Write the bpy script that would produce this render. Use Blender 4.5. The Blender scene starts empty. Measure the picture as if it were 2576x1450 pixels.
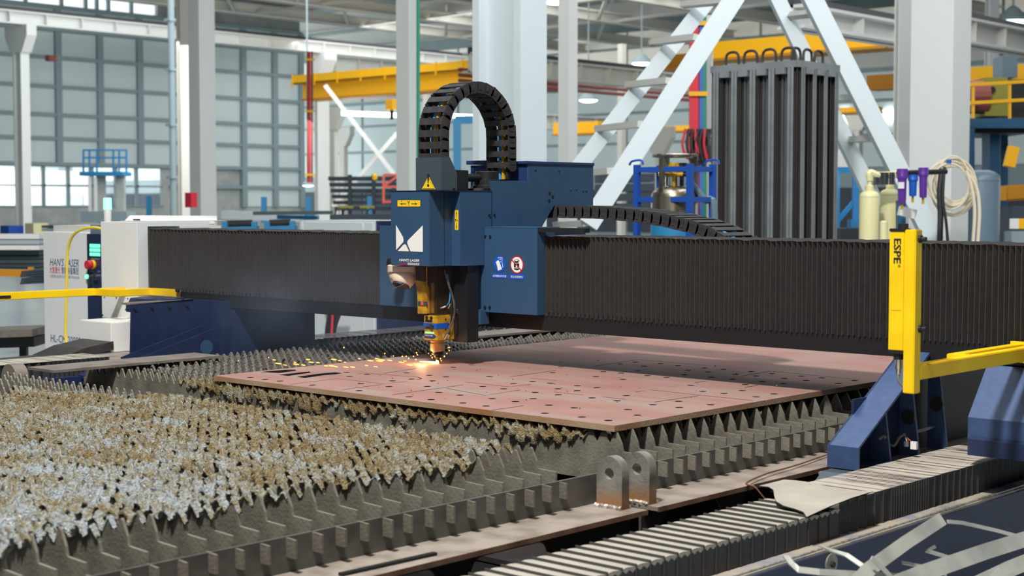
import bpy, bmesh, math, random
from mathutils import Vector, noise
random.seed(7)
S = bpy.context.scene
COL = S.collection

# ------------------------------------------------------------------ camera
FPX, CX, CY, HY = 3846.0, 1288.0, 725.0, 515.0
YAW = math.radians(47.44); PIT = math.atan((CY - HY) / FPX)
CAM = Vector((0, 0, 1.65))
FH = Vector((-math.cos(YAW), math.sin(YAW), 0)); RT = Vector((math.sin(YAW), math.cos(YAW), 0)); ZZ = Vector((0, 0, 1))
FW = FH * math.cos(PIT) - ZZ * math.sin(PIT); UP = FH * math.sin(PIT) + ZZ * math.cos(PIT)
cd = bpy.data.cameras.new('camera'); cam = bpy.data.objects.new('camera', cd); COL.objects.link(cam)
cam.location = CAM; cam.rotation_mode = 'QUATERNION'; cam.rotation_quaternion = FW.to_track_quat('-Z', 'Y')
cd.sensor_width = 36; cd.lens = FPX / 2576 * 36; cd.clip_end = 400; cd.clip_start = 0.05
cd.dof.use_dof = True; cd.dof.focus_distance = 6.9; cd.dof.aperture_fstop = 4.0
S.camera = cam

# ------------------------------------------------------------------ light
W = bpy.data.worlds.new('sky'); S.world = W; W.use_nodes = True
bg = W.node_tree.nodes['Background']; bg.inputs[0].default_value = (0.86, 0.94, 1.0, 1); bg.inputs[1].default_value = 1.3
def area(name, loc, aim, sx, sy, power, col=(1, 1, 1)):
    l = bpy.data.lights.new(name, 'AREA'); l.shape = 'RECTANGLE'; l.size = sx; l.size_y = sy; l.energy = power; l.color = col
    o = bpy.data.objects.new(name, l); COL.objects.link(o); o.location = loc
    o.rotation_mode = 'QUATERNION'; o.rotation_quaternion = (Vector(aim) - Vector(loc)).to_track_quat('-Z', 'Y'); return o
area('skylight_over_machine', (-2.0, -0.4, 9.9), (-4.7, 4.8, 0.8), 0.9, 0.9, 1600, (1, 0.97, 0.92))
area('fill_near', (-7, 5, 10.5), (-7, 5, 0), 9, 9, 380, (0.92, 0.97, 1))  # added ambient fill for the machine, under a closed roof
area('fill_behind', (4, -4, 10.5), (0, 0, 0), 8, 8, 480, (0.95, 0.98, 1))  # added fill lamp from behind the camera
area('fill_bay', (-6, 12, 10.5), (-16, 16, 2), 14, 10, 1250, (0.97, 0.99, 1))  # added lamp brightening the columns and equipment behind the machine
area('fill_mid', (-20, 24, 10.5), (-22, 26, 0), 22, 18, 2800, (0.97, 0.99, 1))  # added fill lamp for the middle of the hall
area('fill_rear', (-38, 44, 9.2), (-38, 46, 0), 24, 12, 1900, (0.97, 0.99, 1))  # added fill lamp for the rear wall and roof steel
area('fill_left', (-42, 30, 10.4), (-48, 31, 2), 12, 24, 2200, (0.97, 0.99, 1))  # added lamp brightening the sheeted left wall
area('facade_fill', (-72, 36, 16), (-95, 36, 1), 50, 8, 110000, (1, 1, 1))  # added lamp that whitens the facade seen through the low window
S.view_settings.view_transform = 'Standard'; S.view_settings.look = 'None'
S.view_settings.gamma = 1; S.view_settings.use_curve_mapping = False; S.view_settings.exposure = 0.1

# ------------------------------------------------------------------ pixel -> point on a real plane
def ray(x, y): return FW + RT * ((x - CX) / FPX) - UP * ((y - CY) / FPX)
def _on(x, y, ax, v):
    d = ray(x, y); return CAM + d * ((v - CAM[ax]) / d[ax])
def XP(x, y, v): return _on(x, y, 0, v)
def YP(x, y, v): return _on(x, y, 1, v)
def ZP(x, y, v): return _on(x, y, 2, v)
def DP(x, y, d): return CAM + ray(x, y) * d

# ------------------------------------------------------------------ materials
def lin(c):
    c = c / 255.0
    return c / 12.92 if c <= 0.04045 else ((c + 0.055) / 1.055) ** 2.4
def rgb(t): return (lin(t[0]), lin(t[1]), lin(t[2]), 1)
def mat(name, c, rough=0.5, metal=0.0, c2=None, scale=6.0, lo=0.4, hi=0.65, bump=0.0, bscale=40.0, spec=0.5, emit=0.0, alpha=1.0, stretch=None, detail=6):
    m = bpy.data.materials.new(name); m.use_nodes = True
    N = m.node_tree.nodes; L = m.node_tree.links; B = N['Principled BSDF']
    B.inputs['Base Color'].default_value = rgb(c); B.inputs['Roughness'].default_value = rough; B.inputs['Metallic'].default_value = metal
    B.inputs['Specular IOR Level'].default_value = spec
    if emit: B.inputs['Emission Color'].default_value = rgb(c); B.inputs['Emission Strength'].default_value = emit
    if alpha < 1: B.inputs['Alpha'].default_value = alpha
    if c2 or bump:
        tc = N.new('ShaderNodeTexCoord'); src = tc.outputs['Object']
        if stretch:
            mp = N.new('ShaderNodeMapping'); mp.inputs['Scale'].default_value = stretch; L.new(src, mp.inputs[0]); src = mp.outputs[0]
    if c2:
        n = N.new('ShaderNodeTexNoise'); n.inputs['Scale'].default_value = scale; n.inputs['Detail'].default_value = detail; L.new(src, n.inputs['Vector'])
        r = N.new('ShaderNodeValToRGB'); r.color_ramp.elements[0].position = lo; r.color_ramp.elements[1].position = hi
        r.color_ramp.elements[0].color = rgb(c); r.color_ramp.elements[1].color = rgb(c2)
        L.new(n.outputs['Fac'], r.inputs[0]); L.new(r.outputs[0], B.inputs['Base Color'])
    if bump:
        n2 = N.new('ShaderNodeTexNoise'); n2.inputs['Scale'].default_value = bscale; n2.inputs['Detail'].default_value = 4; L.new(src, n2.inputs['Vector'])
        b = N.new('ShaderNodeBump'); b.inputs['Strength'].default_value = bump; b.inputs['Distance'].default_value = 0.01
        L.new(n2.outputs['Fac'], b.inputs['Height']); L.new(b.outputs[0], B.inputs['Normal'])
    return m
M = dict(
 white=mat('white_paint', (232, 232, 230), 0.4), blue=mat('blue_hammertone_paint', (50, 80, 112), 0.42, 0.15, (58, 90, 122), 260, bump=0.05, bscale=300),
 blueb=mat('bracket_blue_paint', (56, 76, 116), 0.42, 0.1, (62, 84, 124), 30), navy=mat('navy_paint', (27, 39, 72), 0.45, 0.0, (31, 45, 80), 20), lidblue=mat('lid_blue_paint', (36, 56, 102), 0.4),
 hood=mat('dark_green_grey_paint', (62, 74, 82), 0.5), black=mat('black_plastic', (30, 30, 32), 0.5), darkm=mat('dark_metal', (40, 40, 42), 0.5, 0.4),
 rubber=mat('chain_plastic', (46, 44, 46), 0.55, 0, (58, 56, 56), 30), ridge=mat('bellows_ridge', (64, 58, 54), 0.7), strip=mat('dull_steel_strip', (126, 118, 110), 0.65, 0.15, (106, 98, 92), 8), cutedge=mat('dark_cut_edge', (38, 42, 48), 0.6, 0.2), bell=mat('bellows_fabric', (33, 30, 29), 0.75, 0, (40, 36, 34), 25, bump=0.1, bscale=120),
 beam=mat('beam_black', (24, 24, 27), 0.5), yellow=mat('yellow_paint', (246, 206, 20), 0.4, 0, (238, 190, 14), 6), ylabel=mat('yellow_label', (244, 200, 30), 0.45),
 ytext=mat('label_ink', (30, 34, 40), 0.6), wdecal=mat('white_decal', (238, 236, 230), 0.5), rdecal=mat('red_decal', (196, 30, 52), 0.5), bdecal=mat('blue_decal', (24, 84, 190), 0.45),
 nink=mat('navy_ink', (44, 62, 128), 0.5), gink=mat('grey_ink', (150, 156, 172), 0.5),
 steel=mat('galvanised_steel', (140, 140, 138), 0.35, 0.75, (96, 94, 90), 9, bump=0.15, bscale=60), chrome=mat('chrome', (210, 208, 200), 0.2, 1.0),
 slat=mat('slat_steel', (144, 139, 127), 0.42, 0.3, (112, 106, 96), 12, 0.35, 0.7, bump=0.25, bscale=90),
 comb=mat('comb_steel', (106, 104, 100), 0.5, 0.3, (84, 82, 79), 7, bump=0.1, bscale=50),
 flange=mat('dusty_steel', (148, 137, 127), 0.75, 0.05, (120, 109, 99), 8, bump=0.12, bscale=120),
 rustedge=mat('rusty_edge', (130, 100, 82), 0.75, 0.1, (98, 70, 54), 10), web=mat('dark_web_steel', (44, 42, 42), 0.7, 0.2, (58, 48, 44), 5),
 lug=mat('lug_steel', (138, 136, 128), 0.45, 0.55, (112, 108, 100), 14, bump=0.2, bscale=80), weld=mat('weld_bead', (200, 195, 188), 0.4, 0.6, (150, 130, 110), 60, bump=0.6, bscale=120),
 plateside=mat('plate_edge_steel', (166, 142, 118), 0.75, 0.05, (150, 104, 66), 3, bump=0.2, bscale=120),
 pleat=mat('dusty_grey_cover', (178, 172, 160), 0.7, 0.05, (150, 144, 134), 5, 0.3, 0.75), pleatdark=mat('cover_side_rubber', (38, 39, 44), 0.6, 0, (50, 50, 54), 12),
 pleatrib=mat('cover_rib', (70, 68, 66), 0.5, 0.2),
 trough=mat('worn_grey_blue_edge', (170, 160, 146), 0.6, 0.1, (86, 104, 150), 5, 0.5, 0.75), scrap=mat('galvanised_scrap', (198, 198, 188), 0.38, 0.3, (166, 168, 162), 6),
 concrete=mat('concrete', (176, 180, 176), 0.9, 0, (158, 162, 160), 2, bump=0.1, bscale=10), wall=mat('wall_sheet', (206, 219, 219), 0.7), girt=mat('girt_paint', (138, 156, 160), 0.6),
 col=mat('column_paint', (224, 226, 222), 0.5), colc=mat('cream_steel_paint', (214, 212, 202), 0.55), colb=mat('pale_blue_white_paint', (206, 216, 220), 0.5), raft=mat('rafter_paint', (196, 196, 190), 0.6),
 deck=mat('roof_deck', (74, 96, 102), 0.7), rail=mat('dark_rail', (70, 70, 74), 0.6), crane=mat('crane_yellow', (252, 186, 16), 0.45), cranedark=mat('crane_ochre', (190, 128, 20), 0.5),
 lamp=mat('lamp_glow', (250, 252, 255), 0.5, emit=6), ltrans=mat('translucent_sheet', (232, 228, 216), 0.6, emit=0.25),
 teal=mat('teal_blue_paint', (40, 128, 176), 0.5), mblue=mat('machine_blue_paint', (28, 82, 120), 0.5), rblue=mat('rack_blue_paint', (28, 76, 164), 0.45), sky=mat('light_blue_paint', (56, 150, 214), 0.5),
 red=mat('red_paint', (206, 40, 60), 0.5), pipered=mat('red_pipe', (226, 62, 74), 0.5), pipeblue=mat('blue_pipe', (80, 118, 200), 0.5), pipegreen=mat('green_pipe', (50, 150, 120), 0.5), pipebrown=mat('brown_pipe', (150, 82, 72), 0.6),
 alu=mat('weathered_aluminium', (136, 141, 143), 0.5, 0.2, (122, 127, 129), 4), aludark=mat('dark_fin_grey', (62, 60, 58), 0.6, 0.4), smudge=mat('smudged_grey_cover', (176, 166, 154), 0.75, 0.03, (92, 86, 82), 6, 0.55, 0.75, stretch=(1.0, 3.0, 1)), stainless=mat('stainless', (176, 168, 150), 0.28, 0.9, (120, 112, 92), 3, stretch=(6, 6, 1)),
 cream=mat('cream_paint', (224, 218, 168), 0.4), purple=mat('purple_paint', (96, 52, 150), 0.35), cblue=mat('cartridge_blue', (24, 92, 190), 0.4), hose=mat('clear_hose', (222, 210, 186), 0.4), greytank=mat('blue_grey_paint', (106, 126, 142), 0.4),
 olive=mat('olive_paint', (150, 146, 56), 0.6), orange=mat('orange_red_paint', (224, 92, 72), 0.5), floor=mat('epoxy_floor', (172, 180, 180), 0.22, 0, (160, 168, 168), 0.4), dim=mat('dark_stock', (58, 68, 78), 0.7), pack=mat('stacked_sheet_steel', (210, 220, 226), 0.35, 0.5), packd=mat('dark_sheet_steel', (76, 92, 94), 0.5, 0.3),
 tan=mat('heat_tinted_ceramic', (196, 166, 134), 0.45, 0.1, (150, 108, 78), 14), peach=mat('beige_plastic', (226, 206, 186), 0.4), brass=mat('brass_yellow', (214, 168, 40), 0.4, 0.2, (170, 120, 36), 20), bronze=mat('bronze_shield', (84, 66, 44), 0.35, 0.4, (64, 52, 38), 12),
 ledg=mat('green_led', (90, 255, 150), 0.4, emit=3), disp=mat('green_display', (110, 250, 190), 0.4, emit=1.0), beacon=mat('green_beacon', (150, 255, 214), 0.3, emit=1.1), spark=mat('molten_spark', (255, 140, 54), 0.5, emit=4.5), hot=mat('white_hot_metal', (255, 190, 110), 0.5, emit=12),
 cable=mat('yellow_cable', (236, 206, 60), 0.45), wire=mat('copper_wire', (150, 104, 78), 0.4, 0.6), greycable=mat('grey_cable', (120, 118, 112), 0.6), blackcable=mat('black_cable', (22, 24, 28), 0.5), cabwhite=mat('cabinet_white', (206, 212, 214), 0.4),
)
def amber():
    m = bpy.data.materials.new('amber_acrylic'); m.use_nodes = True; B = m.node_tree.nodes['Principled BSDF']
    B.inputs['Base Color'].default_value = rgb((84, 66, 40)); B.inputs['Roughness'].default_value = 0.12; B.inputs['Alpha'].default_value = 0.45; return m
M['amber'] = amber()
def glassmat():
    m = bpy.data.materials.new('window_glass'); m.use_nodes = True; N = m.node_tree.nodes; L = m.node_tree.links
    t = N.new('ShaderNodeBsdfTransparent'); g = N.new('ShaderNodeBsdfGlossy'); g.inputs['Roughness'].default_value = 0.05
    x = N.new('ShaderNodeMixShader'); x.inputs[0].default_value = 0.06
    L.new(t.outputs[0], x.inputs[1]); L.new(g.outputs[0], x.inputs[2]); L.new(x.outputs[0], N['Material Output'].inputs[0]); return m
M['glass'] = glassmat()
def platemat():
    m = mat('mill_scale_plate', (160, 122, 113), 0.62, 0.05, (148, 106, 97), 2.2, 0.35, 0.7, bump=0.05, bscale=30, spec=0.35)
    N = m.node_tree.nodes; L = m.node_tree.links; B = N['Principled BSDF']; src = B.inputs['Base Color'].links[0].from_socket
    tc = N.new('ShaderNodeTexCoord'); mp = N.new('ShaderNodeMapping'); mp.inputs['Scale'].default_value = (1.0, 5.0, 1); L.new(tc.outputs['Object'], mp.inputs[0])
    n = N.new('ShaderNodeTexNoise'); n.inputs['Scale'].default_value = 1.6; n.inputs['Detail'].default_value = 5; L.new(mp.outputs[0], n.inputs['Vector'])
    r = N.new('ShaderNodeValToRGB'); r.color_ramp.elements[0].position = 0.45; r.color_ramp.elements[1].position = 0.72
    r.color_ramp.elements[0].color = (0, 0, 0, 1); r.color_ramp.elements[1].color = (1, 1, 1, 1); L.new(n.outputs['Fac'], r.inputs[0])
    x = N.new('ShaderNodeMixRGB'); x.inputs[2].default_value = rgb((152, 134, 126)); L.new(r.outputs[0], x.inputs[0]); L.new(src, x.inputs[1]); L.new(x.outputs[0], B.inputs['Base Color'])
    return m
M['plate'] = platemat()
def slagmat(thin=False):
    m = bpy.data.materials.new('thin_spatter' if thin else 'slag_crust'); m.use_nodes = True; N = m.node_tree.nodes; L = m.node_tree.links; B = N['Principled BSDF']
    tc = N.new('ShaderNodeTexCoord')
    n0 = N.new('ShaderNodeTexNoise'); n0.inputs['Scale'].default_value = 7; n0.inputs['Detail'].default_value = 4; L.new(tc.outputs['Object'], n0.inputs['Vector'])
    n1 = N.new('ShaderNodeTexNoise'); n1.inputs['Scale'].default_value = 62; n1.inputs['Detail'].default_value = 8; n1.inputs['Roughness'].default_value = 0.7; L.new(tc.outputs['Object'], n1.inputs['Vector'])
    n = N.new('ShaderNodeMath'); n.operation = 'MULTIPLY_ADD'; n.inputs[1].default_value = 0.38; L.new(n0.outputs['Fac'], n.inputs[0]); m9 = N.new('ShaderNodeMath'); m9.operation = 'MULTIPLY'; m9.inputs[1].default_value = 0.62; L.new(n1.outputs['Fac'], m9.inputs[0]); L.new(m9.outputs[0], n.inputs[2])
    gp = N.new('ShaderNodeNewGeometry'); sep = N.new('ShaderNodeSeparateXYZ'); L.new(gp.outputs['Position'], sep.inputs[0])
    mr = N.new('ShaderNodeMapRange'); mr.inputs['From Min'].default_value = 1.9; mr.inputs['From Max'].default_value = 4.3; mr.inputs['To Min'].default_value = -0.04; mr.inputs['To Max'].default_value = 0.07
    L.new(sep.outputs['Y'], mr.inputs['Value'])
    ad = N.new('ShaderNodeMath'); ad.operation = 'ADD'; L.new(n.outputs[0], ad.inputs[0]); L.new(mr.outputs[0], ad.inputs[1])
    r = N.new('ShaderNodeValToRGB'); e = r.color_ramp.elements
    if thin:
        e[0].position = 0.35; e[0].color = rgb((150, 150, 148)); e[1].position = 0.8; e[1].color = rgb((112, 96, 82))
    else:
        e[0].position = 0.43; e[0].color = rgb((196, 205, 210)); e[1].position = 0.63; e[1].color = rgb((136, 112, 70))
        k = e.new(0.5); k.color = rgb((176, 172, 154)); k = e.new(0.55); k.color = rgb((158, 140, 98)); k = e.new(0.75); k.color = rgb((98, 72, 42))
    L.new(ad.outputs[0], r.inputs[0]); L.new(r.outputs[0], B.inputs['Base Color'])
    mm = N.new('ShaderNodeMapRange'); mm.inputs['From Min'].default_value = 0.42; mm.inputs['From Max'].default_value = 0.6; mm.inputs['To Min'].default_value = 0.35; mm.inputs['To Max'].default_value = 0.0
    L.new(ad.outputs[0], mm.inputs['Value']); L.new(mm.outputs[0], B.inputs['Metallic'])
    B.inputs['Roughness'].default_value = 0.38
    n2 = N.new('ShaderNodeTexNoise'); n2.inputs['Scale'].default_value = 190; n2.inputs['Detail'].default_value = 6; L.new(tc.outputs['Object'], n2.inputs['Vector'])
    b = N.new('ShaderNodeBump'); b.inputs['Strength'].default_value = 1.0; b.inputs['Distance'].default_value = 0.02
    L.new(n2.outputs['Fac'], b.inputs['Height']); L.new(b.outputs[0], B.inputs['Normal']); return m
def lugmat():
    m = mat('lug_steel', (156, 154, 146), 0.45, 0.35, (126, 122, 114), 14, bump=0.2, bscale=80); N = m.node_tree.nodes; L = m.node_tree.links; B = N['Principled BSDF']; src = B.inputs['Base Color'].links[0].from_socket
    tc = N.new('ShaderNodeTexCoord'); sp = N.new('ShaderNodeSeparateXYZ'); L.new(tc.outputs['Object'], sp.inputs[0]); n = N.new('ShaderNodeTexNoise'); n.inputs['Scale'].default_value = 30; L.new(tc.outputs['Object'], n.inputs['Vector'])
    a = N.new('ShaderNodeMath'); a.operation = 'MULTIPLY_ADD'; a.inputs[1].default_value = 0.05; L.new(n.outputs['Fac'], a.inputs[0]); L.new(sp.outputs['Z'], a.inputs[2])
    r = N.new('ShaderNodeMapRange'); r.inputs['From Min'].default_value = 0.035; r.inputs['From Max'].default_value = 0.1; r.inputs['To Min'].default_value = 0.85; r.inputs['To Max'].default_value = 0; L.new(a.outputs[0], r.inputs['Value'])
    x = N.new('ShaderNodeMixRGB'); x.inputs[2].default_value = rgb((168, 112, 52)); L.new(r.outputs[0], x.inputs[0]); L.new(src, x.inputs[1]); L.new(x.outputs[0], B.inputs['Base Color']); return m
M['lug'] = lugmat()
M['slag'] = slagmat(); M['spatter'] = slagmat(True)

# ------------------------------------------------------------------ mesh helpers
ORG = {}
class MB:
    def __init__(s): s.v = []; s.f = []; s.m = []; s.k = 0
    def add(s, vs, fs):
        o = len(s.v); s.v += [tuple(v) for v in vs]
        for f in fs: s.f.append([o + i for i in f]); s.m.append(s.k)
        return s
    def mi(s, k): s.k = k; return s
    def box(s, x0, x1, y0, y1, z0, z1):
        x0, x1 = min(x0, x1), max(x0, x1); y0, y1 = min(y0, y1), max(y0, y1); z0, z1 = min(z0, z1), max(z0, z1)
        return s.add([(x0, y0, z0), (x1, y0, z0), (x1, y1, z0), (x0, y1, z0), (x0, y0, z1), (x1, y0, z1), (x1, y1, z1), (x0, y1, z1)],
                     [(3, 2, 1, 0), (4, 5, 6, 7), (0, 1, 5, 4), (1, 2, 6, 5), (2, 3, 7, 6), (3, 0, 4, 7)])
    def prism(s, pts, ax, a, b):
        n = len(pts)
        def mk(p, t): return {'x': (t, p[0], p[1]), 'y': (p[0], t, p[1]), 'z': (p[0], p[1], t)}[ax]
        A = sum(pts[i][0] * pts[(i + 1) % n][1] - pts[(i + 1) % n][0] * pts[i][1] for i in range(n))
        if (A > 0) == (ax == 'y'): pts = pts[::-1]
        a, b = min(a, b), max(a, b)
        vs = [mk(p, a) for p in pts] + [mk(p, b) for p in pts]
        fs = [tuple(range(n))[::-1], tuple(range(n, 2 * n))] + [(i, (i + 1) % n, n + (i + 1) % n, n + i) for i in range(n)]
        return s.add(vs, fs)
    def beam(s, p0, p1, w, h, side=None):
        p0, p1 = Vector(p0), Vector(p1); d = (p1 - p0).normalized()
        sd = Vector(side).normalized() if side else d.cross(ZZ)
        if sd.length < 1e-4: sd = Vector((1, 0, 0))
        sd = (sd - d * sd.dot(d)).normalized(); u = sd.cross(d).normalized()
        a, b = sd * (w / 2), u * (h / 2)
        vs = [p0 - a - b, p0 + a - b, p0 + a + b, p0 - a + b, p1 - a - b, p1 + a - b, p1 + a + b, p1 - a + b]
        return s.add(vs, [(0, 1, 2, 3), (7, 6, 5, 4), (0, 4, 5, 1), (1, 5, 6, 2), (2, 6, 7, 3), (3, 7, 4, 0)])
    def tube(s, pts, r, n=8, cap=True):
        pts = [Vector(p) for p in pts]; rs = r if isinstance(r, (list, tuple)) else [r] * len(pts)
        ref = None; vs = []
        for i, p in enumerate(pts):
            d = (pts[min(i + 1, len(pts) - 1)] - pts[max(i - 1, 0)]).normalized()
            if ref is None: ref = d.orthogonal().normalized()
            ref = (ref - d * ref.dot(d)).normalized(); u = d.cross(ref)
            for j in range(n):
                a = 2 * math.pi * j / n; vs.append(p + (ref * math.cos(a) + u * math.sin(a)) * rs[i])
        fs = []
        for i in range(len(pts) - 1):
            for j in range(n):
                k = (j + 1) % n; fs.append((i * n + j, i * n + k, (i + 1) * n + k, (i + 1) * n + j))
        if cap: fs.append(tuple(range(n))[::-1]); fs.append(tuple(range((len(pts) - 1) * n, len(pts) * n)))
        return s.add(vs, fs)
    def cyl(s, p0, p1, r, r1=None, n=16): return s.tube([p0, p1], [r, r if r1 is None else r1], n)
    def lathe(s, c, prof, n=24): return s.tube([(c[0], c[1], z) for r, z in prof], [max(r, 1e-4) for r, z in prof], n)
    def build(s, name, m, parent=None, smooth=False, bevel=0.0, stuff=False):
        o0 = ORG.get(parent.name, Vector((0, 0, 0))) if parent else Vector((0, 0, 0))
        me = bpy.data.meshes.new(name); me.from_pydata([tuple(Vector(v) - o0) for v in s.v], [], s.f)
        for mm in (m if isinstance(m, (list, tuple)) else [m]): me.materials.append(M[mm] if isinstance(mm, str) else mm)
        if max(s.m, default=0): me.polygons.foreach_set('material_index', s.m)
        if bevel:
            bm = bmesh.new(); bm.from_mesh(me); bmesh.ops.recalc_face_normals(bm, faces=bm.faces)
            es = [e for e in bm.edges if len(e.link_faces) == 2 and e.calc_face_angle(0) > 0.6]
            bmesh.ops.bevel(bm, geom=es, offset=bevel, segments=2, affect='EDGES', clamp_overlap=True); bm.to_mesh(me); bm.free(); smooth = True
        if smooth: me.shade_smooth(); me.set_sharp_from_angle(angle=0.7)
        o = bpy.data.objects.new(name, me); COL.objects.link(o)
        if parent: o.parent = parent; ORG[o.name] = o0
        else: ORG[o.name] = Vector((0, 0, 0))
        if stuff: o['kind'] = 'stuff'
        return o
def tag(o, label=None, cat=None, group=None, kind=None):
    if label: o['label'] = label
    if cat: o['category'] = cat
    if group: o['group'] = group
    if kind: o['kind'] = kind
    return o
def thing(name, label, cat, loc, group=None):
    o = bpy.data.objects.new(name, None); COL.objects.link(o); o.location = loc; o.empty_display_size = 0.1
    ORG[o.name] = Vector(loc); return tag(o, label, cat, group)
def copy_child(o, parent, loc=(0, 0, 0)):
    c = o.copy(); COL.objects.link(c); c.parent = parent; c.location = loc; ORG[c.name] = ORG.get(parent.name, Vector((0, 0, 0))); return c
def sbox(x0, x1, y0, y1, z0, z1): return MB().box(x0, x1, y0, y1, z0, z1)
def struct(o): o['kind'] = 'structure'; return o
def text(s, size, origin, xa, ya, m, parent, name='lettering', width=None, align='CENTER', shear=0.0, off=0.0012, bold=0.0):
    c = bpy.data.curves.new(name, 'FONT'); c.body = s; c.size = size; c.align_x = align; c.align_y = 'CENTER'; c.shear = shear; c.extrude = 0.0002; c.resolution_u = 2; c.offset = bold
    t = bpy.data.objects.new('t', c); COL.objects.link(t); bpy.context.view_layer.update()
    me = bpy.data.meshes.new_from_object(t.evaluated_get(bpy.context.evaluated_depsgraph_get())); bpy.data.objects.remove(t)
    xs = [v.co.x for v in me.vertices]; k = 1.0
    if width and xs and max(xs) > min(xs): k = width / (max(xs) - min(xs))
    xa, ya = Vector(xa), Vector(ya); za = xa.cross(ya); o0 = ORG.get(parent.name, Vector((0, 0, 0))); og = Vector(origin)
    for v in me.vertices: v.co = og + xa * (v.co.x * k) + ya * v.co.y + za * (v.co.z + off) - o0
    me.name = name; me.materials.append(M[m]); o = bpy.data.objects.new(name, me); COL.objects.link(o); o.parent = parent; ORG[o.name] = o0; return o
def decal(pts, m, parent, name, nrm, thick=0.0008):
    n = Vector(nrm); k = len(pts); mb = MB(); A = [Vector(p) + n * 0.0003 for p in pts]; B = [a + n * thick for a in A]
    mb.add(A + B, [tuple(range(k))[::-1], tuple(range(k, 2 * k))] + [(i, (i + 1) % k, k + (i + 1) % k, k + i) for i in range(k)])
    o = mb.build(name, m, parent); me = o.data
    bm = bmesh.new(); bm.from_mesh(me); bmesh.ops.recalc_face_normals(bm, faces=bm.faces); bm.to_mesh(me); bm.free(); return o
def disc_pts(c, xa, ya, r, n=28): return [Vector(c) + Vector(xa) * (r * math.cos(2 * math.pi * i / n)) + Vector(ya) * (r * math.sin(2 * math.pi * i / n)) for i in range(n)]
def spline(pts, n=8):
    P = [Vector(p) for p in pts]; P = [P[0] * 2 - P[1]] + P + [P[-1] * 2 - P[-2]]; out = []
    for i in range(1, len(P) - 2):
        for j in range(n):
            t = j / n; a, b, c, d = P[i - 1], P[i], P[i + 1], P[i + 2]
            out.append(0.5 * ((2 * b) + (c - a) * t + (2 * a - 5 * b + 4 * c - d) * t * t + (3 * b - 3 * c + d - a) * t ** 3))
    out.append(P[-2]); return out
X1, Y1, Z1 = (1, 0, 0), (0, 1, 0), (0, 0, 1)
NY, PX = (0, -1, 0), (1, 0, 0)

# ================================================================== THE HALL
struct(sbox(-110, 30, -20, 62, -0.1, 0.0).build('floor', 'floor'))
XW = -52.6
wl = struct(sbox(XW - 0.3, XW - 0.12, 14, 43.6, 0, 10.2).build('wall_left', 'wall'))
# the wall is pierced by the window strips: rebuild it from the solid pieces around them
bpy.data.objects.remove(wl)
yW0, yW1 = 14.0, XP(413, 470, XW).y                 # low window strip
yU0, yU1 = 14.0, XP(400, 20, XW).y                  # high window strip
zs0, zs1, zu0 = 1.55, 3.17, 9.2
wl = struct(MB().box(XW - 0.3, XW - 0.1, 14, 43.6, 0, zs0).box(XW - 0.3, XW - 0.1, yW1, 43.6, zs0, zs1).box(XW - 0.3, XW - 0.1, 14, 43.6, zs1, zu0).box(XW - 0.3, XW - 0.1, yU1, 43.6, zu0, 10.6).build('wall_left', 'concrete'))
girt_z = [2.39, 3.2, 4.18, 5.08, 6.15, 7.25, 8.3, 9.15]
post_px = [147, 252, 352, 612, 691, 757]
ypost = [14.5, 17.5, 20.5, 23.5, 26.5] + [XP(p, 300, XW).y for p in post_px]
ypost = sorted(set([round(y, 2) for y in ypost]))
for zt in girt_z:
    y0 = yW1 + 0.3 if zt < 3 else 14
    sbox(XW - 0.1, XW + 0.08, y0, 43.6, zt - 0.07, zt + 0.07).build('girt', 'girt', wl)
for y in ypost:
    z0 = 1.55 if y > yW1 else 3.2
    sbox(XW - 0.1, XW + 0.1, y - 0.13, y + 0.13, z0, 9.15).build('wall_post', 'girt', wl)
yy = [14.0] + ypost + [43.6]
for i in range(len(yy) - 1):
    a, b = yy[i] + 0.1, yy[i + 1] - 0.1
    if b - a < 0.4: continue
    zz = [3.2, 4.18, 5.08, 6.15, 7.25, 8.3, 9.15]
    if (yy[i] + yy[i + 1]) / 2 > yW1 and yy[i] > yW1 - 1: zz = [1.5, 2.39] + zz
    for j in range(len(zz) - 1):
        n = max(1, round((b - a) / 1.6)); w = (b - a) / n
        for k in range(n):
            sbox(XW - 0.1, XW - 0.04, a + k * w + 0.012, a + (k + 1) * w - 0.012, zz[j] + 0.07, zz[j + 1] - 0.07).build('wall_panel', 'wall', wl)
def window(name, y0, y1, z0, z1, ym, zm):
    f = MB()
    f.box(XW - 0.28, XW - 0.05, y0, y1, z0, z0 + 0.07).box(XW - 0.28, XW - 0.05, y0, y1, z1 - 0.07, z1)
    for y in ym: f.box(XW - 0.25, XW - 0.08, y - 0.045, y + 0.045, z0, z1)
    for z in zm: f.box(XW - 0.25, XW - 0.08, y0, y1, z - 0.035, z + 0.035)
    w = struct(f.build(name, 'girt')); ys = [y0] + list(ym) + [y1]
    zs = [z0] + list(zm) + [z1]
    for i in range(len(ys) - 1):
        for j in range(len(zs) - 1):
            sbox(XW - 0.19, XW - 0.18, ys[i] + 0.04, ys[i + 1] - 0.04, zs[j] + 0.035, zs[j + 1] - 0.035).build('pane', 'glass', w)
ym1 = [19, 21.6, 24.2, 26.8] + [XP(p, 470, XW).y for p in (60, 115, 177, 237, 297, 349)]
window('window_1', yW0, yW1, zs0, zs1, ym1, [2.38])
window('window_2', yU0, yU1, zu0, 10.6, [19, 21.6, 24.2, 26.8, 28.6] + [XP(p, 20, XW).y for p in (70, 160, 221, 249, 278, 336)], [])
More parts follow.
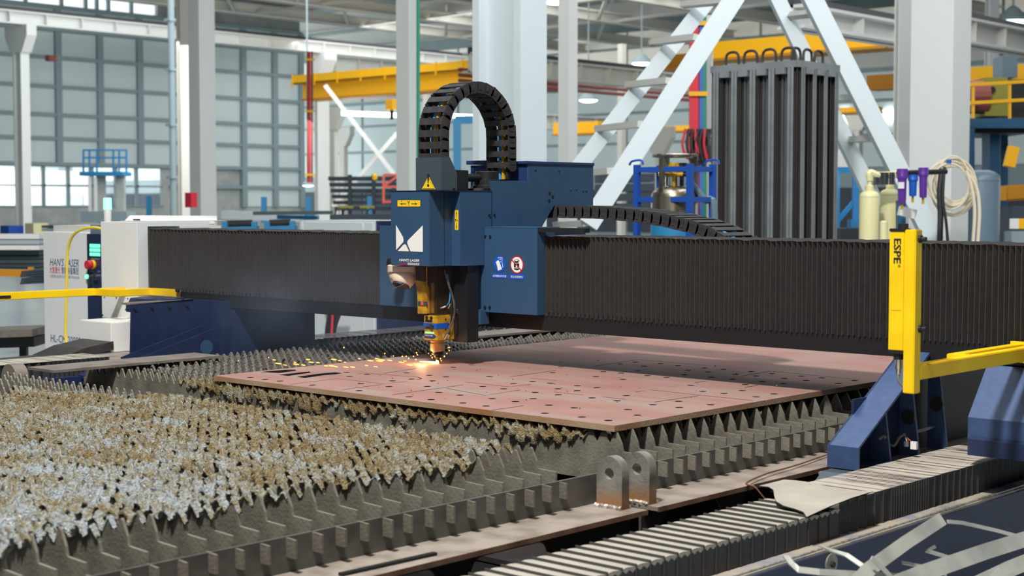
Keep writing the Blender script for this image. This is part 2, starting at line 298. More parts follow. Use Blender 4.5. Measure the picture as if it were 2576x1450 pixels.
# buildings seen pale through the window
ob = thing('office_block', 'pale office building seen faintly through the low window strip', 'building', (-95, 45, 0))
MB().box(-100, -95, 10, 62, 0, 4.0).build('facade', 'white', ob)
for i in range(16):
    sbox(-95, -94.9, 12 + i * 3, 13.8 + i * 3, 0.9, 2.4).build('facade_window', 'wall', ob)
# rear wall with translucent upper band
wr = struct(MB().box(-100, -12, 60, 60.3, 0, 10.8).build('wall_rear', 'girt'))
for i in range(22):
    for z0, z1, m in ((0.3, 2.4, 'dim'), (3.3, 4.6, 'wall'), (4.75, 6.1, 'wall'), (6.25, 7.4, 'wall'), (7.6, 8.4, 'raft'), (8.5, 9.3, 'ltrans'), (9.45, 10.15, 'ltrans')):
        x = -98 + i * 3.9
        sbox(x + 0.08, x + 3.8, 59.9, 60, z0, z1).build('wall_panel', m, wr)
lft = struct(sbox(-100.3, -100, 43.6, 60, 0, 10.8).build('wall_left_return', 'wall'))
# roof deck, purlins, rafters
rf = struct(MB().box(-52.9, 20, -20, 43.6, 10.75, 10.9).box(-100, 20, 43.6, 60.3, 10.75, 10.9).build('ceiling', 'deck'))
struct(sbox(-52.9, 20, -20.3, -20, 0, 10.75).build('wall_front', 'wall')); struct(sbox(20, 20.3, -20, 60.3, 0, 10.75).build('wall_right', 'wall'))
struct(sbox(XW - 0.3, XW - 0.1, -20, 14, 0, 10.75).build('wall_left_near', 'wall'))
for y in range(31, 60, 2):
    sbox(-52.5 if y < 43 else -100, 20, y - 0.06, y + 0.06, 10.55, 10.75).build('purlin', 'girt', rf)
def ibeam(name, m, parent, x0, x1, y0, y1, z0, z1, along):
    mb = MB()
    if along == 'x':
        c = (y0 + y1) / 2; mb.box(x0, x1, c - 0.05, c + 0.05, z0, z1).box(x0, x1, y0, y1, z0, z0 + 0.06).box(x0, x1, y0, y1, z1 - 0.06, z1)
    else:
        c = (x0 + x1) / 2; mb.box(c - 0.05, c + 0.05, y0, y1, z0, z1).box(x0, x1, y0, y1, z0, z0 + 0.06).box(x0, x1, y0, y1, z1 - 0.06, z1)
    return mb.build(name, m, parent)
for y in (35.5, 41.5, 47.5, 53.5):
    ibeam('rafter', 'raft', rf, -52.5 if y < 43 else -100, -8, y - 0.2, y + 0.2, 9.75, 10.6, 'x')
for x in (-50, -46, -41, -36, -28):
    ibeam('tie_beam', 'colc', rf, x - 0.2, x + 0.2, 30, 60, 9.3, 9.75, 'y')
    for y in (33, 39, 45, 51):
        MB().beam((x, y, 9.4), (x + 5, y + 5, 10.4), 0.12, 0.12).build('roof_brace', 'raft', rf)
        MB().beam((x + 5, y, 10.4), (x, y + 5, 9.4), 0.12, 0.12).build('roof_brace', 'raft', rf)

def hcol(name, label, pl, ps, pr, d, ytop, m='col', ybot=None, pipes=None, group=None, cap=False, web=True):
    """white steel H column: pl..ps is the side facing -Y, ps..pr the face towards +X"""
    s = DP(ps, 515, d); xl = YP(pl, 515, s.y).x; yr = XP(pr, 515, s.x).y
    zt = YP(ps, ytop, s.y).z; xs, ys = s.x, s.y; w = yr - ys; ft = min(0.12, 0.14 * (xs - xl))
    t = thing(name, label, 'column', ((xl + xs) / 2, (ys + yr) / 2, 0), group)
    if web:
        sbox(xs - ft, xs, ys, yr, 0, zt).build('flange', m, t); sbox(xl, xl + ft, ys, yr, 0, zt).build('flange', m, t)
        sbox(xl + ft, xs - ft, ys + w * 0.28, ys + w * 0.4, 0, zt).build('web', m, t)
    else:
        sbox(xl, xs, ys, yr, 0, zt).build('shaft', m, t)
    sbox(xl - 0.12, xs + 0.12, ys - 0.1, yr + 0.1, 0, 0.06).build('base_plate', m, t)
    if cap:
        MB().prism([(xl - 0.1, zt - 0.9), (xs + 0.1, zt - 0.9), (xs + 0.45, zt - 0.35), (xs + 0.45, zt), (xl - 0.45, zt), (xl - 0.45, zt - 0.35)], 'y', ys - 0.02, yr + 0.02).build('bracket', m, t)
    return t
gx1 = DP(-20, 22, 50).x
hcol('crane_column', 'white bracketed column before the low window strip at far left', 38, 58, 80, gx1 / ray(58, 515).x, 62, 'col', cap=True)
hcol('building_column', 'broad white column standing just right of the grey downpipe', 478, 505, 545, 38, -60, 'col', web=False)
hcol('building_column', 'slender cream column tucked behind the broad white column by downpipe', 448, 458, 480, 44, -60, 'colc')
hcol('crane_column', 'white column beside the red pipes under the long girder', 792, 800, 830, gx1 / ray(800, 515).x, 128, 'col', cap=True)
hcol('building_column', 'white column with a thin green cable down its right edge', 998, 1030, 1051, 21, -60, 'col', web=False)
hcol('building_column', 'broad pale H column directly behind the arched cable chain', 1189, 1309, 1375, 15, -60, 'colb')
hcol('crane_column', 'white column between the pale H column and the slanted ladder leg', 1404, 1430, 1452, 24, -60, 'col', web=False)
hcol('building_column', 'widest white column standing behind the purple filters', 2286, 2392, 2436, 18, -60, 'col', web=False)
hcol('crane_column', 'slim white column left of the widest one, under the yellow crane', 2244, 2256, 2286, 24, -30, 'col')
hcol('crane_column', 'white column seen behind the slanted right ladder leg girder', 2470, 2482, 2505, 42, -30, 'col')
for px, d, yt, lb in ((838, 62, 270, 'thin cream column right of the red pipes'), (862, 72, 320, 'thinnest cream column behind the crossed braces'), (1560, 55, 110, 'cream column seen through the left ladder rungs'), (1656, 50, 320, 'short white column behind the dark blue rack'), (1072, 66, 170, 'cream bracketed column behind the arched chain'), (2155, 60, 270, 'far thin column seen past the grey vaporizer')):
    hcol('distant_column', lb, px - 8, px + 4, px + 14, d, yt, 'colc', web=False, group='far building columns', cap=(yt > 250))
# downpipe by the left wall
t = thing('downpipe', 'grey galvanised downpipe running down the sheeted wall', 'pipe', (0, 0, 0)); q = DP(436, 515, 50)
MB().cyl((q.x, q.y, 0), (q.x, q.y, 9.2), 0.11).build('pipe', 'girt', t)
for z in (2.5, 4.2, 6.0, 7.6): sbox(q.x - 0.16, q.x + 0.16, q.y - 0.16, q.y + 0.16, z, z + 0.08).build('pipe_clip', 'girt', t)
# crane runway girders along Y
def girder(label, px0, y0t, y0b, px1, d0, m='col', rail=True, step=1.35):
    a = DP(px0, y0t, d0); zb = DP(px0, y0b, d0).z; yend = XP(px1, 300, a.x).y; zt = a.z
    t = thing('crane_girder', label, 'girder', (a.x, (a.y + yend) / 2, zb))
    sbox(a.x - 0.04, a.x + 0.04, a.y, yend, zb, zt).build('girder_web', m, t)
    sbox(a.x - 0.25, a.x + 0.25, a.y, yend, zb, zb + 0.05).build('flange', m, t); sbox(a.x - 0.25, a.x + 0.25, a.y, yend, zt - 0.05, zt).build('flange', m, t)
    if rail: sbox(a.x - 0.06, a.x + 0.06, a.y, yend, zt, zt + 0.14).build('crane_rail', 'rail', t)
    y = a.y + 0.5; st = None
    while y < yend:
        if st is None: st = sbox(a.x + 0.04, a.x + 0.22, y, y + 0.04, zb + 0.05, zt - 0.05).build('stiffener', m, t); y00 = y
        else: copy_child(st, t, (0, y - y00, 0))
        y += step
    return t
girder('long white crane girder crossing above the left sheeted wall', -20, 22, 56, 1200, 50, 'col')
girder('lower white crane girder beyond the long one, above the yellow crane', 815, 138, 178, 1260, 66, 'raft')
girder('cream crane girder with ribs behind the left ladder leg', 1180, 132, 182, 1740, 42, 'colc')
girder('deep white crane girder above the grey vaporizer at right', 1990, 12, 72, 2300, 24, 'col')
girder('white crane girder behind the widest column running to frame edge', 2400, 44, 108, 2700, 30, 'raft')
girder('low cream girder far behind the ladder rungs', 1250, 280, 318, 1560, 60, 'raft', False)
# cable trays under the cream girder
a = DP(1380, 196, 48); t = thing('pipe_run', 'bundle of reddish pipes running along under the cream girder', 'pipes', a)
for k in range(3): MB().cyl((a.x, a.y - 4, a.z - k * 0.16), (a.x, a.y + 14, a.z - k * 0.16), 0.06, n=8).build('pipe', 'pipebrown', t)
a = DP(1050, 176, 60); t = thing('pipe_run', 'reddish pipes under the girder left of the pale H column', 'pipes', a)
for k in range(3): MB().cyl((a.x, a.y - 1, a.z - k * 0.18), (a.x, a.y + 9, a.z - k * 0.18), 0.07, n=8).build('pipe', 'pipebrown', t)
# gantry A frame: two inclined ladders
def ladder(label, f0, f1, b0, b1, d, wf, rungs, name='ladder_leg'):
    dB = d + 1.1
    t = thing(name, label, 'steel frame', DP(f1[0], f1[1], d))
    MB().beam(DP(f0[0], f0[1], d), DP(f1[0], f1[1], d), wf, 0.14, RT).build('stile', 'colb', t)
    MB().beam(DP(b0[0], b0[1], dB), DP(b1[0], b1[1], dB), wf * 0.85, 0.14, RT).build('stile', 'colb', t)
    r0 = None
    for (xa, ya, xb, yb) in rungs:
        MB().beam(DP(xa, ya, dB), DP(xb, yb, d), 0.07, 0.065, FH).build('rung', 'raft', t)
    return t
ladder('white inclined ladder leg with five rungs, left side of the A frame', (1850, -10), (1480, 566), (1790, -10), (1440, 440), 15.5, 0.2,
       [(1718, 12, 1826, 2), (1646, 106, 1752, 94), (1578, 214, 1682, 203), (1502, 324, 1612, 312), (1440, 438, 1535, 430), (1398, 566, 1476, 562)])
ladder('white inclined ladder leg beside the grey vaporizer, right side of A frame', (2034, -20), (2350, 610), (1946, -20), (2206, 520), 16, 0.19,
       [(1984, 40, 2066, 32), (2052, 178, 2130, 172), (2094, 250, 2180, 243), (2136, 352, 2222, 346), (2190, 455, 2272, 447)])
# yellow overhead cranes
def crane(label, x0, x1, yt, yb, d0, d1, m='crane', rail=True):
    a, b = DP(x0, (yt + yb) / 2, d0), DP(x1, (yt + yb) / 2, d0)
    zt, zb = DP(x0, yt, d0).z, DP(x0, yb, d0).z; yy = a.y
    xe = YP(x1, 200, yy).x
    t = thing('overhead_crane', label, 'crane', (a.x, yy, zb))
    sbox(a.x, xe, yy, yy + 0.6, zb, zt).build('bridge_girder', m, t)
    sbox(a.x, xe, yy - 0.1, yy + 0.7, zb - 0.06, zb).build('lower_flange', 'cranedark', t)
    if rail:
        sbox(a.x, xe, yy - 0.5, yy - 0.1, zt - 0.02, zt + 0.04).build('walkway', 'cranedark', t)
        sbox(a.x, xe, yy - 0.5, yy - 0.46, zt, zt + 0.32).build('toe_board', m, t); n = 8
        for k in range(n + 1):
            x = a.x + (xe - a.x) * k / n; sbox(x - 0.03, x + 0.03, yy - 0.53, yy - 0.5, zt - 0.1, zt + 0.36).build('stiffener', m, t)
    return t
c1 = crane('yellow overhead crane with handrail, left of the green cabled column', 762, 1260, 214, 250, 58, 58)
q = DP(978, 250, 57.5); hk = thing('hoist', 'small yellow hoist block hanging under the left overhead crane', 'hoist', q)
sbox(q.x - 0.18, q.x + 0.18, q.y, q.y + 0.3, q.z - 0.4, q.z).build('hoist_body', 'crane', hk); MB().cyl((q.x, q.y + 0.15, q.z - 0.75), (q.x, q.y + 0.15, q.z - 0.4), 0.07).build('hook', 'darkm', hk)
crane('bright yellow overhead crane above the grey vaporizer', 1770, 2232, 108, 150, 36, 36, rail=False)
crane('short yellow crane girder left of the white ladder leg', 1392, 1505, 310, 338, 60, 60, rail=False)
crane('ochre crane end seen between the left ladder rungs', 1660, 1790, 140, 172, 44, 44, 'cranedark', False)
crane('ochre crane girder between ladder leg and slim white column', 2180, 2262, 190, 222, 48, 48, 'cranedark', False)
crane('thin yellow beam under the girder beside the vaporizer', 2095, 2200, 272, 284, 55, 55, 'crane', False)
crane('tiny yellow beam right of the left ladder leg', 1675, 1745, 318, 330, 64, 64, 'crane', False)
crane('yellow crane girder behind the olive winch at frame edge', 2430, 2600, 170, 210, 38, 38, 'crane', False)
# crossed braces
for (xa, ya, xb, yb), lb in (((818, 215, 1000, 450), 'white diagonal brace falling from upper left to the green cabled column'), ((1000, 335, 838, 520), 'white diagonal brace rising to the right behind the cutting head')):
    t = MB().beam(DP(xa, ya, 47 if xa < 900 else 47.4), DP(xb, yb, 47 if xa < 900 else 47.4), 0.13, 0.12, RT).build('cross_brace', 'raft'); tag(t, lb, 'brace', 'crossed wall braces')
# high-bay lamps
for (px, py, d), lb in (((1614, 159, 60), 'bright high bay lamp above the left ladder rungs'), ((1480, 252, 62), 'bright high bay lamp left of the ladder leg'), ((1398, 4, 50), 'bright high bay lamp at the top beside the white column'), ((2548, 53, 40), 'bright high bay lamp near the top right corner'), ((775, 466, 50), 'low bright lamp beside the foot of red pipes'), ((2400, 98, 52), 'high bay lamp partly behind the widest column')):
    q = DP(px, py, d); t = thing('high_bay_lamp', lb, 'lamp', q); kk = 0.4 if px == 775 else 0.8
    MB().lathe((q.x, q.y), [(0.05, q.z + 0.5 * kk), (0.2 * kk, q.z + 0.4 * kk), (0.5 * kk, q.z + 0.05), (0.52 * kk, q.z)], 16).build('lamp_shade', 'girt', t)
    if q.z < 10: MB().cyl((q.x, q.y, q.z + 0.45 * kk), (q.x, q.y, 10.75), 0.03, n=6).build('hanger', 'girt', t)
    MB().lathe((q.x, q.y), [(0.48 * kk, q.z - 0.02), (0.3 * kk, q.z - 0.1 * kk), (0.02, q.z - 0.12 * kk)], 16).build('lamp_lens', 'lamp', t)
for x0, x1, y, d in ((860, 1000, 285, 58), (1140, 1235, 292, 58)):
    a, b = DP(x0, y, d), DP(x1, y + 5, d); t = MB().beam(a, b, 0.2, 0.16).build('tube_light', 'lamp'); tag(t, 'line of fluorescent tubes under the girder ' + ('left of the green cabled column' if x0 < 900 else 'seen through the arched chain'), 'light')
# bright small far windows
for k, px in enumerate((2122, 2236)):
    a = YP(px - 12, 278, 59.8); b = YP(px + 12, 303, 59.8); w = struct(sbox(a.x, b.x, 59.7, 59.85, b.z, a.z).build('window_%d' % (k + 3), 'lamp'))
# coloured pipe risers
def riser(label, pxs, y0, y1, d, mats, ties=()):
    q = DP(pxs[0], 515, d); t = thing('pipe_riser', label, 'pipes', q)
    for p, m in zip(pxs, mats): MB().cyl(DP(p, y1, d), DP(p, y0, d), 0.03, n=8).build('pipe', m, t)
    for y in ties:
        a, b = DP(pxs[0] - 6, y, d - 0.06), DP(pxs[-1] + 8, y, d - 0.06); MB().beam(a, b, 0.03, 0.06).build('clip', 'crane', t)
riser('red, blue and green pipes climbing behind the left ladder leg', (1739, 1746, 1753, 1764, 1772), 30, 560, 21, ('pipered', 'pipered', 'pipered', 'pipeblue', 'pipegreen'), (58, 236))
riser('thin red pipes beside the white bracketed column', (774, 779, 785), 130, 460, 43, ('pipebrown', 'pipered', 'pipebrown'), (150, 280, 440))
t = MB().beam(DP(1782, 40, 22), DP(1782, 560, 22), 0.12, 0.12, RT).build('conduit_post', 'col'); tag(t, 'slim white post carrying the coloured pipes', 'post')
t = MB().tube([DP(1052, y, 20.8) for y in (-20, 200, 400, 560)], 0.025).build('green_cable', 'pipegreen'); tag(t, 'thin green cable hanging along the white column edge', 'cable')
t = thing('cable_bundle', 'bundle of black and red cables hanging from coloured pipes', 'cables', DP(1750, 330, 20.9))
for k in range(9):
    x = 1725 + k * 8; m = 'blackcable' if k % 3 else 'red'
    MB().tube(spline([DP(x, 325, 20.9), DP(x - 8 + 3 * (k % 4), 365, 20.85), DP(x + 6, 400 + 6 * (k % 3), 20.85), DP(x + 10, 345, 20.9)], 5), 0.02, 6).build('cable', m, t)

# ------------------------------------------------------------------ equipment behind the machine
# ambient vaporizer: grid of finned tubes
d = 15.0; sx = 2002
c0 = DP(sx, 600, d); xs, ys = c0.x, c0.y
xl = YP(1790, 600, ys).x; yr = XP(2102, 600, xs).y; zt = YP(sx, 152, ys).z; zf = YP(sx, 169, ys).z
va = thing('vaporizer', 'tall grey finned vaporizer tower with pipe loops on top', 'vaporizer', ((xl + xs) / 2, (ys + yr) / 2, 0))
def rail_box(*a): return sbox(*a).build('top_frame', 'alu', va)
rail_box(xl, xs, ys - 0.03, ys + 0.05, zf, zt); rail_box(xs - 0.05, xs + 0.03, ys, yr, zf, zt); rail_box(xl, xs, yr - 0.05, yr + 0.03, zf, zt); rail_box(xl - 0.03, xl + 0.05, ys, yr, zf, zt)
nx, ny = 5, 4; fin = None
for i in range(nx):
    for j in range(ny):
        cx = xl + 0.06 + (xs - xl - 0.12) * i / (nx - 1); cy = ys + 0.06 + (yr - ys - 0.12) * j / (ny - 1)
        if fin is None:
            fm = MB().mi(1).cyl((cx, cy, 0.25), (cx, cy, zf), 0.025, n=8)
            fx = (xs - xl) / (nx - 1) * 0.36
            for an in range(8):
                a = an * math.pi / 4; p = Vector((cx, cy, 0)); u = Vector((math.cos(a), math.sin(a), 0)) * fx
                s = Vector((-u.y, u.x, 0)).normalized() * 0.004
                q0 = p + u * (1 if an % 2 == 0 else 0.8); fm.mi(1); vs = [p - s, p + s, q0 + s, q0 - s]  # fin colour darkened, puts the shade between the tubes into the paint
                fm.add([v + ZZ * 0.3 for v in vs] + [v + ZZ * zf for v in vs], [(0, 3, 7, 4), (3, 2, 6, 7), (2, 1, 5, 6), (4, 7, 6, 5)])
                if an % 2: continue
                fm.mi(0); e = Vector((-u.y, u.x, 0)).normalized() * 0.034
                vs = [q0 - e - u * 0.03, q0 + e - u * 0.03, q0 + e, q0 - e]
                fm.add([v + ZZ * 0.3 for v in vs] + [v + ZZ * zf for v in vs], [(0, 3, 7, 4), (3, 2, 6, 7), (2, 1, 5, 6), (1, 0, 4, 5), (4, 7, 6, 5)])
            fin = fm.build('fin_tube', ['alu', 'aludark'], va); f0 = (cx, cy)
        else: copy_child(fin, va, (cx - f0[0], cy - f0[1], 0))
for i in range(nx - 1):
    cx = xl + 0.06 + (xs - xl - 0.12) * (i + 0.5) / (nx - 1)
    sbox(cx - 0.055, cx + 0.055, ys - 0.05, ys + 0.03, zf - 0.06, zf + 0.005).build('clamp', 'alu', va)
    MB().tube(spline([(cx - 0.08, ys + 0.1, zt - 0.02), (cx - 0.07, ys + 0.1, zt + 0.11), (cx, ys + 0.1, zt + 0.14), (cx + 0.07, ys + 0.1, zt + 0.11), (cx + 0.08, ys + 0.1, zt - 0.02)], 4), 0.014, 8).build('return_bend', 'aludark', va)
for j in range(ny - 1):
    cy = ys + 0.06 + (yr - ys - 0.12) * (j + 0.5) / (ny - 1)
    sbox(xs - 0.03, xs + 0.05, cy - 0.05, cy + 0.05, zf - 0.06, zf + 0.005).build('clamp', 'alu', va)
    for xx in (xs - 0.12,):
        MB().tube(spline([(xx, cy - 0.08, zt - 0.02), (xx, cy - 0.07, zt + 0.11), (xx, cy, zt + 0.14), (xx, cy + 0.07, zt + 0.11), (xx, cy + 0.08, zt - 0.02)], 4), 0.014, 8).build('return_bend', 'aludark', va)
# blue rack with dewar
d = 12.0; c0 = DP(1735, 600, d); xs, ys = c0.x, c0.y; xl = YP(1602, 600, ys).x; yr = XP(1792, 600, xs).y
zt = YP(1735, 412, ys).z; zm = YP(1735, 502, ys).z
rk = thing('cylinder_rack', 'blue steel rack frame around the stainless gas vessel', 'rack', ((xl + xs) / 2, (ys + yr) / 2, 0)); w = 0.022
for (x, y) in ((xs, ys), (xl, ys), (xs, yr), (xl, yr)): sbox(x - w, x + w, y - w, y + w, 0, zt).build('post', 'rblue', rk)
for z in (zt - 0.04, zm, 0.15):
    for y in (ys, yr): sbox(xl, xs, y - 0.016, y + 0.016, z - 0.02, z + 0.02).build('rail', 'rblue', rk)
    for x in (xl, xs): sbox(x - 0.016, x + 0.016, ys, yr, z - 0.02, z + 0.02).build('rail', 'rblue', rk)
for x, y in ((xl, ys), (xs, yr)): MB().tube(spline([(x - 0.08, y, zt), (x - 0.05, y, zt + 0.03), (x + 0.04, y, zt + 0.035), (x + 0.06, y, zt)], 4), 0.009, 8).build('lifting_lug', 'rblue', rk)
cx, cy = (xl + xs) / 2 + 0.0, (ys + yr) / 2; zs = YP(1680, 470, ys).z; R = min(0.19, (xs - xl) * 0.46)
dw = thing('gas_vessel', 'stainless liquid gas vessel inside the blue rack', 'gas tank', (cx, cy, 0.2))
MB().lathe((cx, cy), [(R * 0.9, 0.2), (R, 0.25), (R, zs - 0.085), (R * 0.97, zs - 0.055), (R * 0.86, zs - 0.02), (R * 0.6, zs + 0.005), (0, zs + 0.012)], 32).build('shell', 'stainless', dw, smooth=True)
MB().lathe((cx, cy), [(R * 1.01, zm - 0.42), (R * 1.012, zm - 0.41), (R * 1.012, zm - 0.16), (R * 1.01, zm - 0.15)], 32).build('label_band', 'teal', dw, smooth=True)
for k in range(3):
    a = 0.5 + k * 2.09; MB().beam((cx + R * 0.88 * math.cos(a), cy + R * 0.88 * math.sin(a), zs - 0.06), (cx + R * 0.88 * math.cos(a), cy + R * 0.88 * math.sin(a), zs + 0.26), 0.04, 0.02).build('handling_post', 'stainless', dw)
MB().tube([(cx + R * 0.9 * math.cos(a), cy + R * 0.9 * math.sin(a), zs + 0.25) for a in [i * math.pi / 12 for i in range(25)]], 0.014, 8).build('handling_ring', 'stainless', dw)
for k, m in enumerate(('darkm', 'cblue', 'brass', 'darkm', 'chrome', 'brass')):
    a = k * 1.05; p = Vector((cx + R * 0.35 * math.cos(a), cy + R * 0.35 * math.sin(a), zs))
    v = MB().cyl(p, p + ZZ * 0.16, 0.014).cyl(p + ZZ * 0.16, p + ZZ * 0.19, 0.045, n=12).cyl(p + ZZ * 0.1 - RT * 0.07, p + ZZ * 0.1 + RT * 0.07, 0.018).build('valve', m, dw)
t = MB().tube(spline([(cx + R * 0.7, cy, zs + 0.05), (cx + R * 1.15, cy + 0.1, zs - 0.1), (xs + 0.02, cy + 0.15, zm - 0.1), (xs - 0.02, cy + 0.2, 0.6)], 6), 0.03, 8).build('gas_hose', 'greytank'); tag(t, 'pale braided hose curving down from the stainless gas vessel', 'hose')
# cream adsorber cylinders with purple filters
def cylinder_tank(name, label, px, pr_, ytop, d, m, z0=0.0, neck=True, group=None):
    c = DP(px, 515, d); R = pr_ * d / FPX; zt = DP(px, ytop, d).z
    t = thing(name, label, 'gas tank', (c.x, c.y, z0), group)
    MB().lathe((c.x, c.y), [(R * 0.92, z0), (R, z0 + 0.03), (R, zt - 0.12 - R * 0.55), (R * 0.95, zt - 0.12 - R * 0.3), (R * 0.72, zt - 0.12 - R * 0.1), (R * 0.4, zt - 0.12)], 32).build('shell', m, t, smooth=True)
    MB().lathe((c.x, c.y), [(R * 1.015, zt - 0.12 - R * 0.62), (R * 1.02, zt - 0.12 - R * 0.58)], 32).build('weld_seam', m, t, smooth=True)
    if neck: MB().lathe((c.x, c.y), [(R * 0.42, zt - 0.13), (R * 0.42, zt - 0.07), (R * 0.25, zt - 0.06), (R * 0.22, zt), (0, zt)], 20).build('neck', m, t, smooth=True)
    return t, c, R, zt
t1, c1_, R1, zt1 = cylinder_tank('gas_cylinder', 'cream dryer cylinder standing left of its pair', 2187, 25, 450, 15.0, 'cream')
t2, c2_, R2, zt2 = cylinder_tank('gas_cylinder', 'cream dryer cylinder standing right and behind its pair', 2238, 24, 446, 15.4, 'cream')
t3, c3_, R3, zt3 = cylinder_tank('gas_cylinder', 'small slim cream cylinder between the two dryer cylinders', 2224, 10, 524, 14.7, 'cream', neck=False)
mf = thing('valve_manifold', 'brass coloured pipe manifold joining the two cream cylinders', 'pipes', (c1_.x, c1_.y, zt1))
MB().tube(spline([(c1_.x, c1_.y, zt1 - 0.02), (c1_.x, c1_.y, zt1 + 0.06), DP(2210, 441, 15.0), DP(2240, 440, 15.1), DP(2264, 438, 15.1)], 5), 0.035, 8).build('manifold_pipe', 'cream', mf)
for px in (2205, 2216, 2228, 2244): q = DP(px, 452, 15.0); MB().cyl(q - ZZ * 0.05, q + ZZ * 0.07, 0.03, n=10).build('valve', 'chrome', mf)
def filt(label, px, y0, y1, d, m, r=11):
    c = DP(px, 500, d); z1, z0 = DP(px, y0, d).z, DP(px, y1, d).z; R = r * d / FPX
    t = thing('filter_housing', label, 'filter', (c.x, c.y, z0), 'line filters by the widest column')
    h = z1 - z0
    MB().lathe((c.x, c.y), [(R * 1.25, z1), (R * 1.25, z1 - 0.2 * h), (R * 1.3, z1 - 0.22 * h), (R * 1.1, z1 - 0.3 * h)], 20).build('filter_head', m, t, smooth=True)
    MB().lathe((c.x, c.y), [(R, z1 - 0.28 * h), (R * 0.92, z0 + 0.06 * h), (R * 0.8, z0), (0.0, z0)], 20).build('bowl', m, t, smooth=True)
    MB().cyl((c.x, c.y, z0 - 0.06), (c.x, c.y, z0), 0.012).build('drain', 'brass', t)
    return t, c, R, z1, z0
ft, fc, fR, fz1, fz0 = filt('tall purple filter with a white label left of the blue cartridge', 2269, 425, 512, 14.5, 'purple', 11)
q = fc + Vector((0.3, -1, 0)).normalized() * fR * 1.0; sbox(q.x - 0.03, q.x + 0.03, q.y - 0.006, q.y + 0.004, fz0 + 0.14, fz0 + 0.2).build('paper_label', 'white', ft)
filt('blue cartridge filter between the two purple filters', 2296, 440, 494, 14.6, 'cblue', 10)
filt('shorter purple filter beside the hose coil', 2322, 422, 498, 14.6, 'purple', 10)
t = MB().cyl(DP(2258, 436, 14.62), DP(2380, 432, 14.9), 0.025).build('air_pipe', 'darkm'); tag(t, 'dark pipe the purple and blue filters hang from', 'pipe')
a = DP(2262, 530, 14.9); b = DP(2302, 540, 14.9)
t = MB().beam(a, b, 0.1, 0.09).build('shelf_bracket', 'white'); tag(t, 'short white bracket below the tall purple filter', 'bracket')
t = MB().beam(DP(2266, 505, 15.2), DP(2266, 600, 15.2), 0.08, 0.08, RT).build('blue_stand', 'mblue'); tag(t, 'blue stand post below the tall purple filter', 'post')
# hose coil
hc = thing('hose_coil', 'coil of clear hoses hung on the widest column', 'hose', DP(2390, 410, 16.4))
random.seed(3)
for k in range(13):
    cx_, cy_ = 2392 + random.uniform(-8, 14), 470 + random.uniform(-16, 12); rx, ry = random.uniform(40, 60), random.uniform(46, 66)
    pts = [DP(cx_ + rx * math.cos(a), min(cy_ + ry * math.sin(a), 560), 16.3 + 0.03 * k) for a in [2 * math.pi * i / 24 for i in range(25)]]
    MB().tube(pts, 0.011, 6, cap=False).build('hose_loop', 'hose', hc)
for xx in (2444, 2456): MB().tube(spline([DP(2430, 430, 16.2), DP(xx, 470, 16.2), DP(xx + 8, 530, 16.2), DP(xx + 4, 610, 16.2)], 6), 0.018, 6).build('hose_tail', 'hose', hc)
MB().beam(DP(2382, 407, 16.1), DP(2392, 407, 16.1), 0.05, 0.04).build('hook', 'cblue', hc)
t = MB().tube(spline([DP(2370, 425, 15.9), DP(2364, 480, 15.9), DP(2366, 540, 15.9), DP(2364, 620, 15.9)], 6), 0.032, 8).build('black_cable', 'blackcable'); tag(t, 'thick black cable hanging down inside the hose coil', 'cable')
t = MB().tube(spline([DP(2376, 420, 15.8), DP(2372, 500, 15.8), DP(2380, 560, 15.8), DP(2385, 620, 15.8)], 6), 0.016, 8).build('black_cable', 'blackcable'); tag(t, 'thin black cable splaying right under the hose coil', 'cable')
cylinder_tank('air_tank', 'large blue grey domed air receiver behind the hose coil', 2468, 46, 404, 19.0, 'greytank', neck=False)
# blue press frame at right edge
pf = thing('press_frame', 'dark blue machine frame with a yellow railed platform at right', 'machine', DP(2500, 515, 23))
def fb(x0, x1, y0, y1, d, m, name, th=0.4):
    a, b = DP(x0, y0, d), DP(x1, y1, d); s = MB(); u = FH * th
    vs = [DP(x0, y1, d), DP(x1, y1, d), DP(x1, y0, d), DP(x0, y0, d)]; vs = vs + [v + u for v in vs]
    s.add(vs, [(0, 1, 2, 3), (7, 6, 5, 4), (0, 4, 5, 1), (1, 5, 6, 2), (2, 6, 7, 3), (3, 7, 4, 0)]); return s.build(name, m, pf)
fb(2430, 2600, 298, 322, 23, 'mblue', 'platform_beam', 2); fb(2430, 2452, 320, 620, 23, 'mblue', 'frame_leg'); fb(2490, 2515, 330, 620, 23.5, 'mblue', 'frame_leg'); fb(2518, 2536, 330, 620, 24, 'mblue', 'guide_column')
fb(2450, 2600, 320, 335, 23.2, 'black', 'under_beam', 1.8)
for x in (2449, 2541): fb(x - 3, x + 3, 208, 298, 23, 'crane', 'rail_post', 0.05)
for y, in ((208,), (254,)): 
    MB().beam(DP(2425, y + 6, 23), DP(2600, y - 4, 23), 0.05, 0.05).build('guard_rail', 'crane', pf)
fb(2478, 2535, 195, 292, 23.8, 'olive', 'winch_panel', 0.7)
q = DP(2462, 245, 23.9); MB().cyl(q - RT * 0.16, q + RT * 0.12, 0.26, n=20).build('cable_drum', 'pipebrown', pf)
q = DP(2496, 226, 23.75); MB().cyl(q - FH * 0.02, q + FH * 0.02, 0.05).build('panel_hole', 'black', pf)
fb(2536, 2600, 200, 295, 24.2, 'black', 'motor_housing', 0.6); fb(2522, 2560, 140, 195, 24.5, 'greytank', 'control_cabinet', 0.5)
rb = thing('robot_arm', 'yellow ochre machine arm entering at right edge', 'machine', DP(2545, 485, 21))
